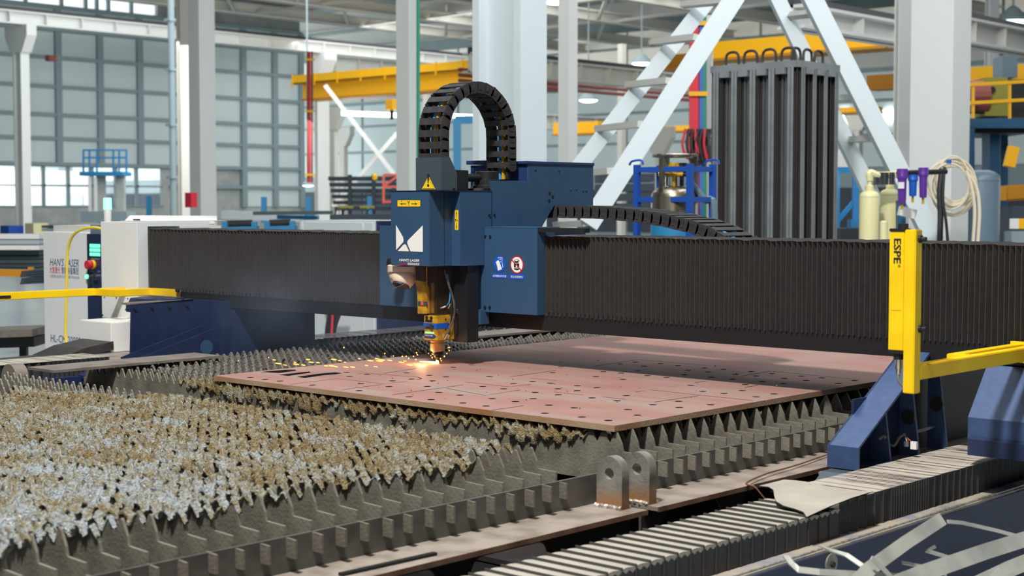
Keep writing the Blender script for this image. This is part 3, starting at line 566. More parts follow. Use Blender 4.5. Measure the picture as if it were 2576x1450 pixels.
MB().beam(DP(2518, 487, 21), DP(2640, 480, 21), 0.3, 0.21, FH).build('arm', 'cranedark', rb, bevel=0.02); MB().beam(DP(2520, 470, 20.8), DP(2520, 505, 20.8), 0.1, 0.1, RT).build('end_plate', 'cranedark', rb)
MB().beam(DP(2550, 370, 21.5), DP(2538, 420, 21.5), 0.14, 0.12, RT).build('hook_block', 'crane', rb)
eb = thing('equipment_base', 'dark machine base under the yellow arm', 'machine', DP(2545, 560, 21)); MB().beam(DP(2510, 575, 21.2), DP(2640, 575, 21.2), 1.2, 0.62, FH).build('base_block', 'dim', eb)
gb = thing('terminal_box', 'grey terminal box with white and orange label at right edge', 'box', DP(2560, 600, 19.5)); MB().beam(DP(2535, 598, 19.5), DP(2640, 598, 19.5), 0.3, 0.16, FH).build('box_body', 'girt', gb)
MB().beam(DP(2540, 563, 19.4), DP(2562, 563, 19.4), 0.02, 0.13, FH).build('label_plate', 'white', gb); MB().beam(DP(2562, 563, 19.4), DP(2580, 563, 19.4), 0.02, 0.13, FH).build('label_plate', 'crane', gb)
# light blue trolley frame behind vaporizer
lf = thing('trolley_frame', 'light blue steel trolley frame between vaporizer and cream cylinders', 'frame', DP(2120, 560, 18.4))
for x in (2104, 2152): MB().beam(DP(x, 425, 18.4), DP(x, 620, 18.4), 0.07, 0.07, RT).build('post', 'sky', lf)
MB().beam(DP(2100, 428, 18.4), DP(2158, 428, 18.4), 0.07, 0.07).build('top_rail', 'sky', lf); MB().beam(DP(2104, 560, 18.4), DP(2150, 505, 18.4), 0.05, 0.05).build('diagonal', 'sky', lf)
MB().beam(DP(2136, 567, 18.3), DP(2162, 567, 18.3), 0.2, 0.13, FH).build('blue_case', 'sky', lf)
t = MB().beam(DP(2105, 592, 18), DP(2165, 590, 18), 0.5, 0.16, FH).build('dark_block', 'dim'); tag(t, 'dark block under the light blue trolley frame', 'block')
wp = thing('white_pillar_unit', 'small white cabinet with yellow edge beyond the trolley frame', 'cabinet', DP(2115, 420, 24)); MB().beam(DP(2118, 378, 24), DP(2118, 422, 24), 0.2, 0.2, RT).build('cabinet_body', 'white', wp); MB().beam(DP(2103, 355, 24), DP(2103, 422, 24), 0.03, 0.1, RT).build('edge_strip', 'crane', wp)
# middle distance left
sl = thing('scissor_lift', 'pale scissor lift with a teal guard rail cage', 'lift', DP(265, 560, 44))
def lb_(x0, y0, x1, y1, w, m, n, d=44): MB().beam(DP(x0, y0, d), DP(x1, y1, d), w, w, RT if abs(x1 - x0) < 8 else None).build(n, m, sl)
for x in (210, 225, 244, 285, 300, 318): lb_(x, 378, x, 436, 0.05, 'teal', 'guard_post')
for y in (378, 397): lb_(208, y, 320, y, 0.05, 'teal', 'guard_rail')
MB().beam(DP(212, 438, 44), DP(320, 438, 44), 1.0, 0.11, FH).build('platform', 'teal', sl)
for x0, x1 in ((246, 262), (294, 314)): MB().beam(DP((x0 + x1) / 2, 444, 44), DP((x0 + x1) / 2, 560, 44), 0.24, 0.2, RT).build('mast', 'concrete', sl)
for x in (226, 240): MB().beam(DP(x, 446, 43.6), DP(x + 1, 545, 43.6), 0.08, 0.08, RT).build('strut', 'white', sl)
MB().beam(DP(215, 545, 44), DP(330, 545, 44), 1.0, 0.3, FH).build('chassis', 'girt', sl)
for px, d, y0, lb in ((375, 36, 494, 'blue post right of the scissor lift'), (664, 33, 496, 'blue post left of the white cabinets'), (777, 33, 496, 'blue post beside the foot of the red pipes'), (930, 36, 494, 'blue post near the orange lattice')):
    t = MB().beam(DP(px, y0, d), DP(px, 560, d), 0.11, 0.11, RT).build('bollard_post', 'teal'); tag(t, lb, 'post', 'blue stop posts')
# steel stock stacks at left
def stack(label, x0, x1, y0, y1, d, n, m1='pack', m2='packd', depth=2.0):
    t = thing('sheet_stack', label, 'steel stack', DP(x0, y1, d)); h = (y1 - y0) / n
    for k in range(n):
        yc = y0 + (k + 0.5) * h; th = h * 0.82 * d / FPX
        MB().beam(DP(x0, yc, d), DP(x1, yc, d), depth, th, FH).build('sheet', m1 if k % 2 == 0 else m2, t)
stack('bright white sheet packs topping the steel stock at left edge', -40, 118, 588, 628, 18, 3, 'white', 'pack', 0.6)
stack('dark green grey steel sections under the white packs at left edge', -40, 118, 630, 682, 18.2, 5, 'packd', 'dim', 0.6)
t = MB().beam(DP(-20, 686, 15.5), DP(78, 688, 15.5), 0.12, 0.07, FH).build('forklift_fork', 'cranedark'); tag(t, 'ochre steel bar lying before the sheet stack at left', 'bar')
MB().beam(DP(78, 672, 15.5), DP(78, 694, 15.5), 0.05, 0.05, RT).build('stop', 'cranedark', t)
t = thing('bar_bundle', 'dark bundle of bars peeking out beside the laser cabinet', 'bundle', DP(95, 700, 14))
for k in range(6): MB().beam(DP(84 + 2 * (k % 3), 712 - 6 * k, 14), DP(140, 706 - 6 * k, 14.3), 0.3, 0.018, FH).build('bar', 'dim', t)
stack('low pack of bright sheet steel behind the beam end', 205, 255, 564, 576, 22, 2, depth=0.5)
stack('row of grey blocks on the floor before the concrete dado', 118, 190, 566, 582, 26, 2, 'dim', 'girt', 0.6)
a = DP(-30, 850, 9.3)
for px, y, lb in ((30, 578, 'blue bin at the far left'), (92, 572, 'beige carton beside the far left column foot')):
    q = DP(px, y, 30); t = sbox(q.x - 0.16, q.x + 0.16, q.y - 0.16, q.y + 0.16, q.z - 0.3, q.z + 0.08).build('bin' if px < 50 else 'carton', 'rblue' if px < 50 else 'cream'); tag(t, lb, 'bin' if px < 50 else 'box')
# roller conveyors
for k, (x0, x1, y) in enumerate(((566, 640, 566), (672, 736, 564))):
    d = 20; t = thing('roller', ('left' if k == 0 else 'right') + ' dark roller in its blue cradle behind the beam', 'roller', DP(x0, y, d), 'conveyor rollers')
    MB().cyl(DP(x0 + 6, y, d), DP(x1 - 6, y - 2, d), 0.06, n=16).build('roll', 'darkm', t); MB().beam(DP(x0, y + 12, d), DP(x1 + 8, y + 10, d), 0.3, 0.07, FH).build('cradle', 'teal', t)
    for xx in (x0, x1): MB().beam(DP(xx, y - 8, d - 0.1), DP(xx, y + 14, d - 0.1), 0.07, 0.07, RT).build('bearing', 'teal', t)
t = MB().beam(DP(640, 537, 24), DP(835, 535, 24), 0.3, 0.055, FH).build('steel_beam', 'packd'); tag(t, 'long grey green steel section lying on blue posts', 'steel section')
t = MB().beam(DP(700, 546, 24.4), DP(800, 548, 24.4), 0.3, 0.06, FH).build('blue_support', 'teal'); tag(t, 'blue support below the long steel section', 'support')
t = MB().beam(DP(565, 540, 26), DP(760, 548, 26), 0.6, 0.14, FH).build('pale_machine_bed', 'pack'); tag(t, 'pale bed with packages behind the rollers', 'machine')
q = DP(478, 503, 30); t = sbox(q.x - 0.1, q.x + 0.1, q.y - 0.05, q.y + 0.1, q.z - 0.15, q.z + 0.14).build('fire_hose_box', 'red'); tag(t, 'red box mounted on the cream column', 'box')
q = DP(128, 147, 56); t = MB().box(q.x - 0.15, q.x + 0.15, q.y - 0.15, q.y + 0.15, q.z - 0.1, q.z + 0.1).build('wall_sensor', 'pipebrown'); tag(t, 'tiny brown sensor on the sheeted wall', 'sensor')
# electrical cabinet with white doors and blue frame beyond the table
ec = thing('electrical_cabinet', 'white door electrical cabinet with blue end beyond the gantry', 'cabinet', YP(850, 840, 9.2))
Y0 = 9.2; x0, xd1, xd2, x1 = YP(755, 600, Y0).x, YP(765, 600, Y0).x, YP(917, 600, Y0).x, YP(942, 600, Y0).x; zt = YP(850, 555, Y0).z; xe = YP(1180, 600, Y0).x
sbox(x0, x1, Y0, Y0 + 0.7, 0, zt).build('cabinet_body', 'cabwhite', ec)
sbox(x0 + 0.02, xd1 - 0.01, Y0 - 0.02, Y0, 0.1, zt - 0.02).build('door', 'cabwhite', ec); sbox(xd1 + 0.02, xd2 - 0.01, Y0 - 0.02, Y0, 0.1, zt - 0.02).build('door', 'cabwhite', ec); sbox(xd2 + 0.02, x1 - 0.01, Y0 - 0.02, Y0, 0.1, zt - 0.02).build('door', 'cabwhite', ec)
sbox(x1, xe, Y0 + 0.02, Y0 + 0.7, 0, zt).build('blue_cabinet', 'navy', ec)
hc2 = thing('cable_loom', 'thick black cables with red hoses in front of white cabinet', 'cables', YP(840, 800, 8.9))
for k in range(4): MB().tube(spline([YP(860 - 8 * k, 760, 8.9), YP(850 - 6 * k, 790, 8.9), YP(838 - 4 * k, 830, 8.9), YP(836 - 4 * k, 880, 8.9)], 6), 0.03, 8).build('cable', 'blackcable', hc2)
MB().tube(spline([YP(838, 780, 8.85), YP(836, 810, 8.85), YP(833, 870, 8.85)], 5), 0.012, 6).build('hose', 'red', hc2); MB().tube(spline([YP(812, 760, 9.1), YP(828, 800, 9.05), YP(833, 830, 9.0)], 5), 0.016, 6).build('hose', 'red', hc2)
# dark stock in the far centre, orange lattice
t = thing('stock_rack', 'dark rack of stored bars in the far centre', 'rack', DP(900, 520, 40))
for k in range(6): MB().beam(DP(830 + k * 3, 450 + k * 15, 41), DP(1010, 450 + k * 15, 41), 0.8, 0.1, FH).build('stored_bar', 'dim', t)
for x in (880, 940, 990): MB().beam(DP(x, 440, 40.5), DP(x, 560, 40.5), 0.1, 0.1, RT).build('upright', 'dim', t)
t = thing('orange_lattice', 'orange red lattice frame left of the cutting head', 'frame', DP(985, 480, 34))
for (a, b, c, e) in ((965, 440, 965, 512), (1003, 440, 1003, 512), (965, 440, 1003, 440), (965, 470, 1003, 470), (965, 508, 1003, 508), (966, 468, 1002, 442)): MB().beam(DP(a, b, 34), DP(c, e, 34), 0.05, 0.05, RT if a == c else None).build('lattice_bar', 'orange', t)
t = thing('dark_machine', 'dark machine deck with black hoops and two yellow edges behind beam', 'machine', DP(910, 550, 22)); MB().beam(DP(838, 548, 22), DP(984, 546, 22), 0.8, 0.09, FH).build('deck', 'dim', t)
for x in (852, 872, 932): MB().tube(spline([DP(x - 8, 553, 21.8), DP(x - 7, 530, 21.8), DP(x + 8, 527, 21.8), DP(x + 8, 553, 21.8)], 4), 0.012, 6).build('hoop', 'blackcable', t)
for x in (868, 922): MB().beam(DP(x - 16, 521, 24), DP(x + 20, 521, 24), 0.1, 0.04, FH).build('edge_strip', 'olive', t)
q = DP(943, 446, 30); t = MB().lathe((q.x, q.y), [(0.0, q.z - 0.07), (0.05, q.z - 0.04), (0.055, q.z + 0.03), (0.03, q.z + 0.07)], 12).build('pendant_hook', 'crane'); tag(t, 'small yellow pendant hanging near the orange lattice', 'hook')
t = thing('blue_portal', 'blue portal frame seen through the arched chain', 'frame', DP(1150, 480, 26)); MB().beam(DP(1150, 298, 26), DP(1150, 540, 26), 0.13, 0.13, RT).build('post', 'teal', t); MB().beam(DP(1145, 302, 26), DP(1240, 300, 26), 0.13, 0.13).build('top_beam', 'teal', t)
t = thing('dark_plate_stack', 'dark plate stack on the floor behind the blue rack', 'steel stack', DP(1560, 540, 26)); 
for k in range(4): MB().beam(DP(1500, 450 + 24 * k, 27), DP(1640, 448 + 24 * k, 27), 1.0, 0.13, FH).build('plate', 'dim', t)

# ================================================================== CUTTING TABLES
XL, XC, XR = -6.98, -3.335, -3.288      # slat left end, comb plane, tab end
PITCH, ZT, ZV = 0.09, 0.826, 0.782
TP = 0.06                                # tooth pitch
XT0, NT = -6.93, 59                      # first tooth centre, teeth
def tooth_z(x):
    u = (x - XT0) / TP; f = abs(u - round(u)) * 2
    return ZT - (ZT - ZV) * min(1, max(0, (f - 0.14) / 0.8))
def slat_profile():
    top = [(XL, 0.72), (XL, 0.757), (XT0 - 0.034, 0.757)]
    for k in range(NT):
        c = XT0 + k * TP
        top += [(c - 0.027, ZV), (c - 0.006, ZT - 0.004), (c - 0.002, ZT), (c + 0.002, ZT), (c + 0.006, ZT - 0.004), (c + 0.027, ZV)]
    c = XT0 + (NT - 1) * TP
    top += [(c + 0.033, 0.757), (XC, 0.754), (XC, 0.723), (XR, 0.72), (XR, 0.668), (XC - 0.006, 0.668), (XC - 0.006, 0.64), (XL + 0.06, 0.64), (XL + 0.06, 0.72)]
    return top[::-1]
def table(name, label, y0, n, ya, yb, rnd):
    t = thing(name, label, 'cutting table', (-5.1, (ya + yb) / 2, 0))
    pts = slat_profile(); s0 = None
    for k in range(n):
        y = y0 + k * PITCH
        if s0 is None: s0 = MB().prism(pts, 'y', y, y + 0.008).build('slat', 'slat', t)
        else:
            c = copy_child(s0, t, (rnd.uniform(-0.006, 0.004), k * PITCH + rnd.uniform(-0.004, 0.004), rnd.uniform(-0.004, 0.002)))
    for sgn, xc, xe in ((1, XC, -3.12), (-1, XL + 0.045, -7.2)):
        sbox(xc, xc + 0.01, ya, yb, 0.62, 0.722).build('comb_plate', 'comb', t)
        x0, x1 = (xc - 0.03, xe) if sgn > 0 else (xe, xc + 0.04)
        fl = MB().mi(0).box(x0, x1, ya, yb, 0.606, 0.62).build('flange', 'flange', t)
        sbox(xe - 0.002, xe + 0.002, ya, yb, 0.604, 0.6205).build('flange_edge', 'rustedge', t)
        # castellated web with rounded openings
        xm = -3.2 if sgn > 0 else -7.12
        if sgn > 0:
            cu = bpy.data.curves.new('w', 'CURVE'); cu.dimensions = '2D'; cu.fill_mode = 'BOTH'; cu.extrude = 0.005
            def poly(p):
                sp = cu.splines.new('POLY'); sp.points.add(len(p) - 1)
                for i, q in enumerate(p): sp.points[i].co = (q[0], q[1], 0, 1)
                sp.use_cyclic_u = True
            poly([(ya, 0.2), (yb, 0.2), (yb, 0.606), (ya, 0.606)])
            yo = yb - 0.42 if ya < 3 else ya + 0.12
            st = -0.5 if ya < 3 else 0.5
            while ya + 0.02 < min(yo, yo + st * 0.7) and max(yo, yo + st * 0.7) < yb - 0.02 or (ya + .02 < yo - 0.4 and ya < 3):
                a, b = (yo - 0.36, yo) if st < 0 else (yo, yo + 0.36); r = 0.05
                if a < ya + 0.02 or b > yb - 0.02: break
                p = []
                for cxx, czz, a0 in ((b - r, 0.575 - r, 0), (a + r, 0.575 - r, 90), (a + r, 0.34 + r, 180), (b - r, 0.34 + r, 270)):
                    for i in range(6): p.append((cxx + r * math.cos(math.radians(a0 + 18 * i)), czz + r * math.sin(math.radians(a0 + 18 * i))))
                poly(p); yo += st
            co = bpy.data.objects.new('w', cu); COL.objects.link(co); bpy.context.view_layer.update()
            me = bpy.data.meshes.new_from_object(co.evaluated_get(bpy.context.evaluated_depsgraph_get())); bpy.data.objects.remove(co)
            o0 = ORG[t.name]
            for v in me.vertices: v.co = Vector((xm + v.co.z, v.co.x, v.co.y)) - o0
            me.materials.append(M['web']); wo = bpy.data.objects.new('beam_web', me); COL.objects.link(wo); wo.parent = t; ORG[wo.name] = o0
        else: sbox(xm - 0.005, xm + 0.005, ya, yb, 0.2, 0.606).build('beam_web', 'web', t)
        sbox(x0, x1, ya, yb, 0.19, 0.204).build('lower_flange', 'web', t)
    sbox(-7.0, -3.5, ya + 0.01, yb - 0.01, 0.30, 0.32).build('catch_tray', 'web', t)
    for x in (-7.1, -3.2):
        for y in (ya + 0.3, (ya + yb) / 2, yb - 0.3): sbox(x - 0.06, x + 0.06, y - 0.06, y + 0.06, 0, 0.19).build('leg', 'web', t)
    return t
rr = random.Random(5)
YA0 = 3.859 - 23 * PITCH
ta = table('slat_table', 'near slat table crusted with brown and silver slag', YA0, 24, YA0 - 0.06, 4.075, rr)
tb = table('slat_table', 'rear slat table carrying the drilled steel plate', 4.314, 54, 4.135, 9.2, rr)
def lug(label, xc, yc, x, parent):
    r = 0.055; n = 14
    t = thing('lifting_lug', label, 'lug', (x, yc, 0.62)); h = 0.122
    pts = [(x - r, 0.62), (x + r, 0.62)] + [(x + r * math.cos(math.pi * i / n), 0.62 + h + r * math.sin(math.pi * i / n)) for i in range(n + 1)]
    cu = bpy.data.curves.new('l', 'CURVE'); cu.dimensions = '2D'; cu.fill_mode = 'BOTH'; cu.extrude = 0.02; cu.bevel_depth = 0.0
    for p in (pts, [(x + 0.02 * math.cos(2 * math.pi * i / 20), 0.62 + h - 0.004 + 0.02 * math.sin(2 * math.pi * i / 20)) for i in range(20)]):
        sp = cu.splines.new('POLY'); sp.points.add(len(p) - 1)
        for i, q in enumerate(p): sp.points[i].co = (q[0] - x, q[1] - 0.62, 0, 1)
        sp.use_cyclic_u = True
    co = bpy.data.objects.new('l', cu); COL.objects.link(co); bpy.context.view_layer.update()
    me = bpy.data.meshes.new_from_object(co.evaluated_get(bpy.context.evaluated_depsgraph_get())); bpy.data.objects.remove(co)
    for v in me.vertices: v.co = Vector((v.co.x, v.co.z, v.co.y))
    bm = bmesh.new(); bm.from_mesh(me); bmesh.ops.recalc_face_normals(bm, faces=bm.faces); bm.to_mesh(me); bm.free()
    me.materials.append(M['lug']); o = bpy.data.objects.new('lug_plate', me); COL.objects.link(o); o.parent = t; ORG[o.name] = ORG[t.name]
    mb = MB(); R2 = random.Random(int(yc * 100))
    for y in (yc - 0.024, yc + 0.024):
        mb.tube([(x - r + 2 * r * i / 16, y + R2.uniform(-.003, .003), 0.624) for i in range(17)], [R2.uniform(0.006, 0.011) for i in range(17)], 7)
    mb.build('weld_bead', 'weld', t); return t
lug('near rounded lifting lug with round hole at table gap', 0, 4.03, -3.235, None)
lug('second rounded lifting lug, on the rear table flange', 0, 4.165, -3.222, None)
wl_ = thing('lifting_lug', 'washer like lug ring at the far left edge of the slats', 'lug', (-7.05, 3.97, 0.62))
RG = MB(); n = 28; vs = []
for y in (3.93, 4.0):
    for r in (0.027, 0.073):
        vs += [(-7.05 + r * math.cos(2 * math.pi * k / n), y, 0.775 + r * math.sin(2 * math.pi * k / n)) for k in range(n)]
fs = []
for k in range(n):
    l = (k + 1) % n; fs += [(k, n + k, n + l, l), (2 * n + l, 3 * n + l, 3 * n + k, 2 * n + k), (n + k, 3 * n + k, 3 * n + l, n + l), (l, 2 * n + l, 2 * n + k, k)]
RG.add(vs, fs).build('ring', 'strip', wl_, smooth=True); sbox(-7.09, -7.01, 3.94, 4.0, 0.62, 0.72).build('ring_base', 'lug', wl_)
# long flat offcuts lying on the tooth tips
for lb, x0, x1, y0, y1 in (('flat grey strip lying across slat teeth at left', -6.9, -6.66, 3.95, 4.95), ('long flat grey strip lying on slats behind the head', -6.72, -6.48, 6.75, 8.9)):
    t = thing('steel_strip', lb, 'strip', ((x0 + x1) / 2, (y0 + y1) / 2, 0.83)); mb = MB(); n = 12; R2 = random.Random(3)
    vs = []
    for i in range(n + 1):
        y = y0 + (y1 - y0) * i / n; j = R2.uniform(-0.006, 0.006)
        vs += [(x0, y, 0.83), (x1 + j, y, 0.83), (x1 + j, y, 0.843), (x0, y, 0.843)]
    fs = [(0, 1, 2, 3), (4 * n + 3, 4 * n + 2, 4 * n + 1, 4 * n)]
    for i in range(n):
        a = 4 * i
        for j in range(4): fs.append((a + j, a + 4 + j, a + 4 + (j + 1) % 4, a + (j + 1) % 4))
    mb.add(vs, fs).build('strip_body', 'strip', t)
# small flat bar lying on the near flange and a bent copper wire
t = MB().beam(ZP(856, 1446, 0.625), ZP(1095, 1393, 0.625), 0.018, 0.008).build('flat_bar', 'darkm'); tag(t, 'dark flat bar lying on the near dusty flange', 'bar')
wpts = [ZP(2088, 1142, 0.63), ZP(2000, 1172, 0.632), ZP(1930, 1192, 0.634), ZP(1878, 1216, 0.634)]
lp = wpts[-1]
t = MB().tube(spline(wpts + [lp + Vector((0.05, -0.02, -0.006)), lp + Vector((0.085, 0.0, -0.05)), lp + Vector((0.09, 0.05, -0.055)), lp + Vector((0.07, 0.085, -0.02))], 8), 0.0032, 8).build('bent_wire', 'wire'); tag(t, 'bent copper wire hooked over the rear flange edge', 'wire')

# ------------------------------------------------------------------ slag crust on the slats
VOR = noise.voronoi
def crust(y, x0, x1, ry, drop, amp, seed, dx=0.0045, Mv=17, name='slag', m='slag', parent=None, fade=0.18):
    n = int((x1 - x0) / dx); mb = MB(); vs = []; o = Vector((seed * 3.7, seed * 1.3, 0)); N_ = noise.noise
    for i in range(n + 1):
        x = x0 + dx * i
        e = min(1, (x - x0) / fade, (x1 - x) / fade); e = max(0, e); e = e ** 0.6
        e *= 0.75 + 0.5 * N_(Vector((x * 7, y * 5, seed))); e = max(0.02, e)
        zt = tooth_z(x) * 0.66 + 0.815 * 0.34 + 0.005 * e
        dr = max(0.01, drop * e * (0.8 + 1.1 * N_(Vector((x * 14, y * 9, seed + 5)))))
        for j in range(Mv):
            a = math.pi * j / (Mv - 1); ca, sa = math.cos(a), math.sin(a)
            p = Vector((x, y + 0.004 + (0.005 + ry * e) * (1 if ca > 0 else -1) * abs(ca) ** 0.7, zt + 0.003 * e - dr * (1 - sa)))
            d1 = VOR(p * 80 + o)[0][0]; d2 = VOR(p * 200 - o)[0][0]
            f = (1.5 * (0.42 - d1) + 0.75 * (0.42 - d2) + 0.5 * N_(p * 26 - o)) * amp * e
            nv = Vector((0.35 * N_(p * 50 - o), ca, sa * 0.9 + 0.15))
            q = p + nv * f
            if j in (0, Mv - 1): q.y = y + 0.004 + (0.002 if j == 0 else -0.002)
            vs.append(q)
    fs = []
    for i in range(n):
        for j in range(Mv - 1):
            a = i * Mv + j; fs.append((a, a + 1, a + Mv + 1, a + Mv))
    o_ = mb.add(vs, fs).build(name, m, parent, stuff=True); o_.data.shade_smooth(); return o_
R3 = random.Random(11)
for k in range(24):
    y = YA0 + k * PITCH
    xr = -3.43 + R3.uniform(-0.06, 0.05) - (0.14 if k > 20 else 0)
    # the part of each slat that reaches into the picture
    xl = max(-6.35 + R3.uniform(-0.15, 0.15), -1.806 * y - 0.25) if k < 21 else -6.05 + R3.uniform(-.1, .1) + (0.3 if k > 21 else 0)
    crust(y, xl, xr, 0.025, 0.05, 0.025, k, parent=ta)
for k in range(2):
    crust(4.314 + k * PITCH, -6.15 + 0.1 * k, -3.56, 0.022, 0.085 if k == 0 else 0.05, 0.026, 50 + k, parent=tb)
for k in range(2, 40):
    crust(4.314 + k * PITCH, -6.95, -5.75 if k < 14 else -5.9, 0.005, 0.035, 0.008, 70 + k, dx=0.009, Mv=9, name='spatter', m='spatter', parent=tb, fade=0.05)

# ------------------------------------------------------------------ the steel plate with holes and kerfs
Z4 = [(80,132),(178,145),(275,156),(490,183),(800,220),(457,70),(718,99),(738,125),(853,112),(1148,143),(1022,155),(812,173),(998,193),(1113,102),(1267,118),(1376,128),(1288,155),(1252,192),(1328,232),(1132,261),(1278,279),(1425,65),(1548,49),(1665,127),(1620,192),(1448,215),(1470,250),(1825,174),(1950,159),(1683,273),(1760,208),(1837,292),(1955,273),(1643,322),(1488,302),(2084,100),(2070,170),(2120,208),(1968,231),(2122,247),(2248,188),(2060,316),(2032,370),(2227,334),(2345,268),(2278,395),(2140,62)]
Z5 = [(140,407),(230,483),(420,510),(578,422),(656,467),(490,351),(288,329),(168,269),(328,245),(172,231),(566,309),(537,176),(320,155),(378,115),(524,126),(738,146),(892,160),(1088,226),(1184,274),(780,383),(995,405),(1248,383),(1357,291),(1505,268),(1762,295),(1617,319),(988,355),(1530,219),(1668,195),(1838,212),(1035,140),(1226,117),(1258,160),(1425,176),(1450,136),(1580,115),(1616,149),(1745,131),(1845,170),(1985,150),(2022,187),(2150,165),(2283,210),(2413,188),(1200,85),(1352,95),(985,66),(1066,102),(842,50),(710,70),(640,37),(516,52),(660,108)]
holes = []
for (x, y) in [(600 + a / 2.637, 900 + b / 2.637) for a, b in Z4] + [(1400 + a / 3.22, 900 + b / 3.22) for a, b in Z5]:
    p = ZP(x, y, 0.85)
    if all((p - q).length > 0.05 for q in holes) and -5.78 < p.x < -3.48 and 4.35 < p.y < 7.6: holes.append(p)
def z4(*l): return [ZP(600 + a / 2.637, 900 + b / 2.637, 0.85) for a, b in l]
def z5(*l): return [ZP(1400 + a / 3.22, 900 + b / 3.22, 0.85) for a, b in l]
kerfs = [z4((345,178),(655,140),(965,175),(1120,158)), z4((965,105),(1180,72)), z4((690,213),(945,180)), z4((1020,247),(1490,182)), z4((1505,162),(1790,195),(1940,178)), z4((1380,205),(1640,252),(1870,215)), z4((1800,128),(2105,86)), z4((1940,138),(2110,152)), z4((1680,350),(1890,320)), z4((2090,228),(2290,250)),
         z4((790,110),(840,103),(1190,130),(1215,140),(1180,148)), z5((370,318),(560,340)), z5((790,362),(1150,310)), z5((640,280),(755,262),(1590,350)), z5((1525,243),(1630,225)), z5((1750,112),(2460,180)), z5((300,72),(655,17),(1200,62)), z5((1500,150),(1735,110)), z5((1120,204),(1210,190))]
SL = [z4((140,96),(270,103),(385,88),(375,80),(320,80)), z4((265,115),(330,122),(480,100),(470,92)), z4((385,128),(440,136),(560,118),(640,112),(690,104),(640,98),(560,104))]
pc = bpy.data.curves.new('p', 'CURVE'); pc.dimensions = '2D'; pc.fill_mode = 'BOTH'; pc.extrude = 0.011
def addsp(p):
    sp = pc.splines.new('POLY'); sp.points.add(len(p) - 1)
    for i, q in enumerate(p): sp.points[i].co = (q[0], q[1], 0, 1)
    sp.use_cyclic_u = True
addsp([(-5.84, 4.30), (-3.445, 4.30), (-3.445, 9.1), (-5.9, 9.1)])
kused = []
def clear_of(p, r):
    for seg in kused:
        for a, b in zip(seg, seg[1:]):
            d = (b - a); t_ = max(0, min(1, (p - a).dot(d) / d.length_squared))
            if (a + d * t_ - p).length < r: return False
    return True
def kerf(pts, w):
    pts = [Vector((p.x, p.y, 0)) for p in pts]; L_, R_ = [], []
    for i, p in enumerate(pts):
        d = (pts[min(i + 1, len(pts) - 1)] - pts[max(i - 1, 0)]).normalized(); nn = Vector((-d.y, d.x, 0)) * w / 2
        L_.append(p + nn); R_.append(p - nn)
    addsp([(q.x, q.y) for q in L_ + R_[::-1]]); kused.append(pts)
for kf in kerfs: kerf(kf, 0.008)
for s_ in SL: addsp([(p.x, p.y) for p in s_]); kused.append([Vector((p.x, p.y, 0)) for p in s_ + s_[:1]])
nh = 0
for h in holes:
    c = Vector((h.x, h.y, 0))
    if not clear_of(c, 0.024): continue
    addsp([(h.x + 0.0165 * math.cos(2 * math.pi * i / 16), h.y + 0.0165 * math.sin(2 * math.pi * i / 16)) for i in range(16)]); nh += 1
po = bpy.data.objects.new('p', pc); COL.objects.link(po); bpy.context.view_layer.update()
me = bpy.data.meshes.new_from_object(po.evaluated_get(bpy.context.evaluated_depsgraph_get())); bpy.data.objects.remove(po)
for v in me.vertices: v.co.z += 0.839
bm = bmesh.new(); bm.from_mesh(me); bmesh.ops.remove_doubles(bm, verts=bm.verts, dist=1e-5); bmesh.ops.recalc_face_normals(bm, faces=bm.faces); bm.to_mesh(me); bm.free()
me.materials.clear(); me.materials.append(M['plate']); me.materials.append(M['plateside']); me.materials.append(M['cutedge'])
for p in me.polygons:
    c = p.center; p.use_smooth = False
    p.material_index = 0 if abs(p.normal.z) > 0.5 else (1 if (c.y < 4.31 or c.y > 9.09 or c.x > -3.45 or c.x < -5.835) else 2)  # hole and kerf walls coloured darker than the outer edge
me.name = 'steel_plate'; plate = bpy.data.objects.new('steel_plate', me); COL.objects.link(plate)
tag(plate, 'reddish brown steel plate with drilled holes and cut outlines on slats', 'steel plate')
# loose glittering bits of slag on the plate
R4 = random.Random(21); mb = MB()
for k in range(110):
    p = ZP(R4.uniform(900, 2000), R4.uniform(900, 1075), 0.851)
    if not (-5.7 < p.x < -3.5 and 4.4 < p.y < 6.5): continue
    r = R4.uniform(0.0015, 0.004); mb.add([p + Vector((r, 0, 0)), p + Vector((-r, r, 0)), p + Vector((-r, -r, 0)), p + Vector((0, 0, r * 1.3))], [(0, 1, 3), (1, 2, 3), (2, 0, 3), (2, 1, 0)])
o = mb.build('slag_grit', 'chrome', stuff=True); tag(o, 'glittering slag grit scattered on the reddish plate', 'grit')
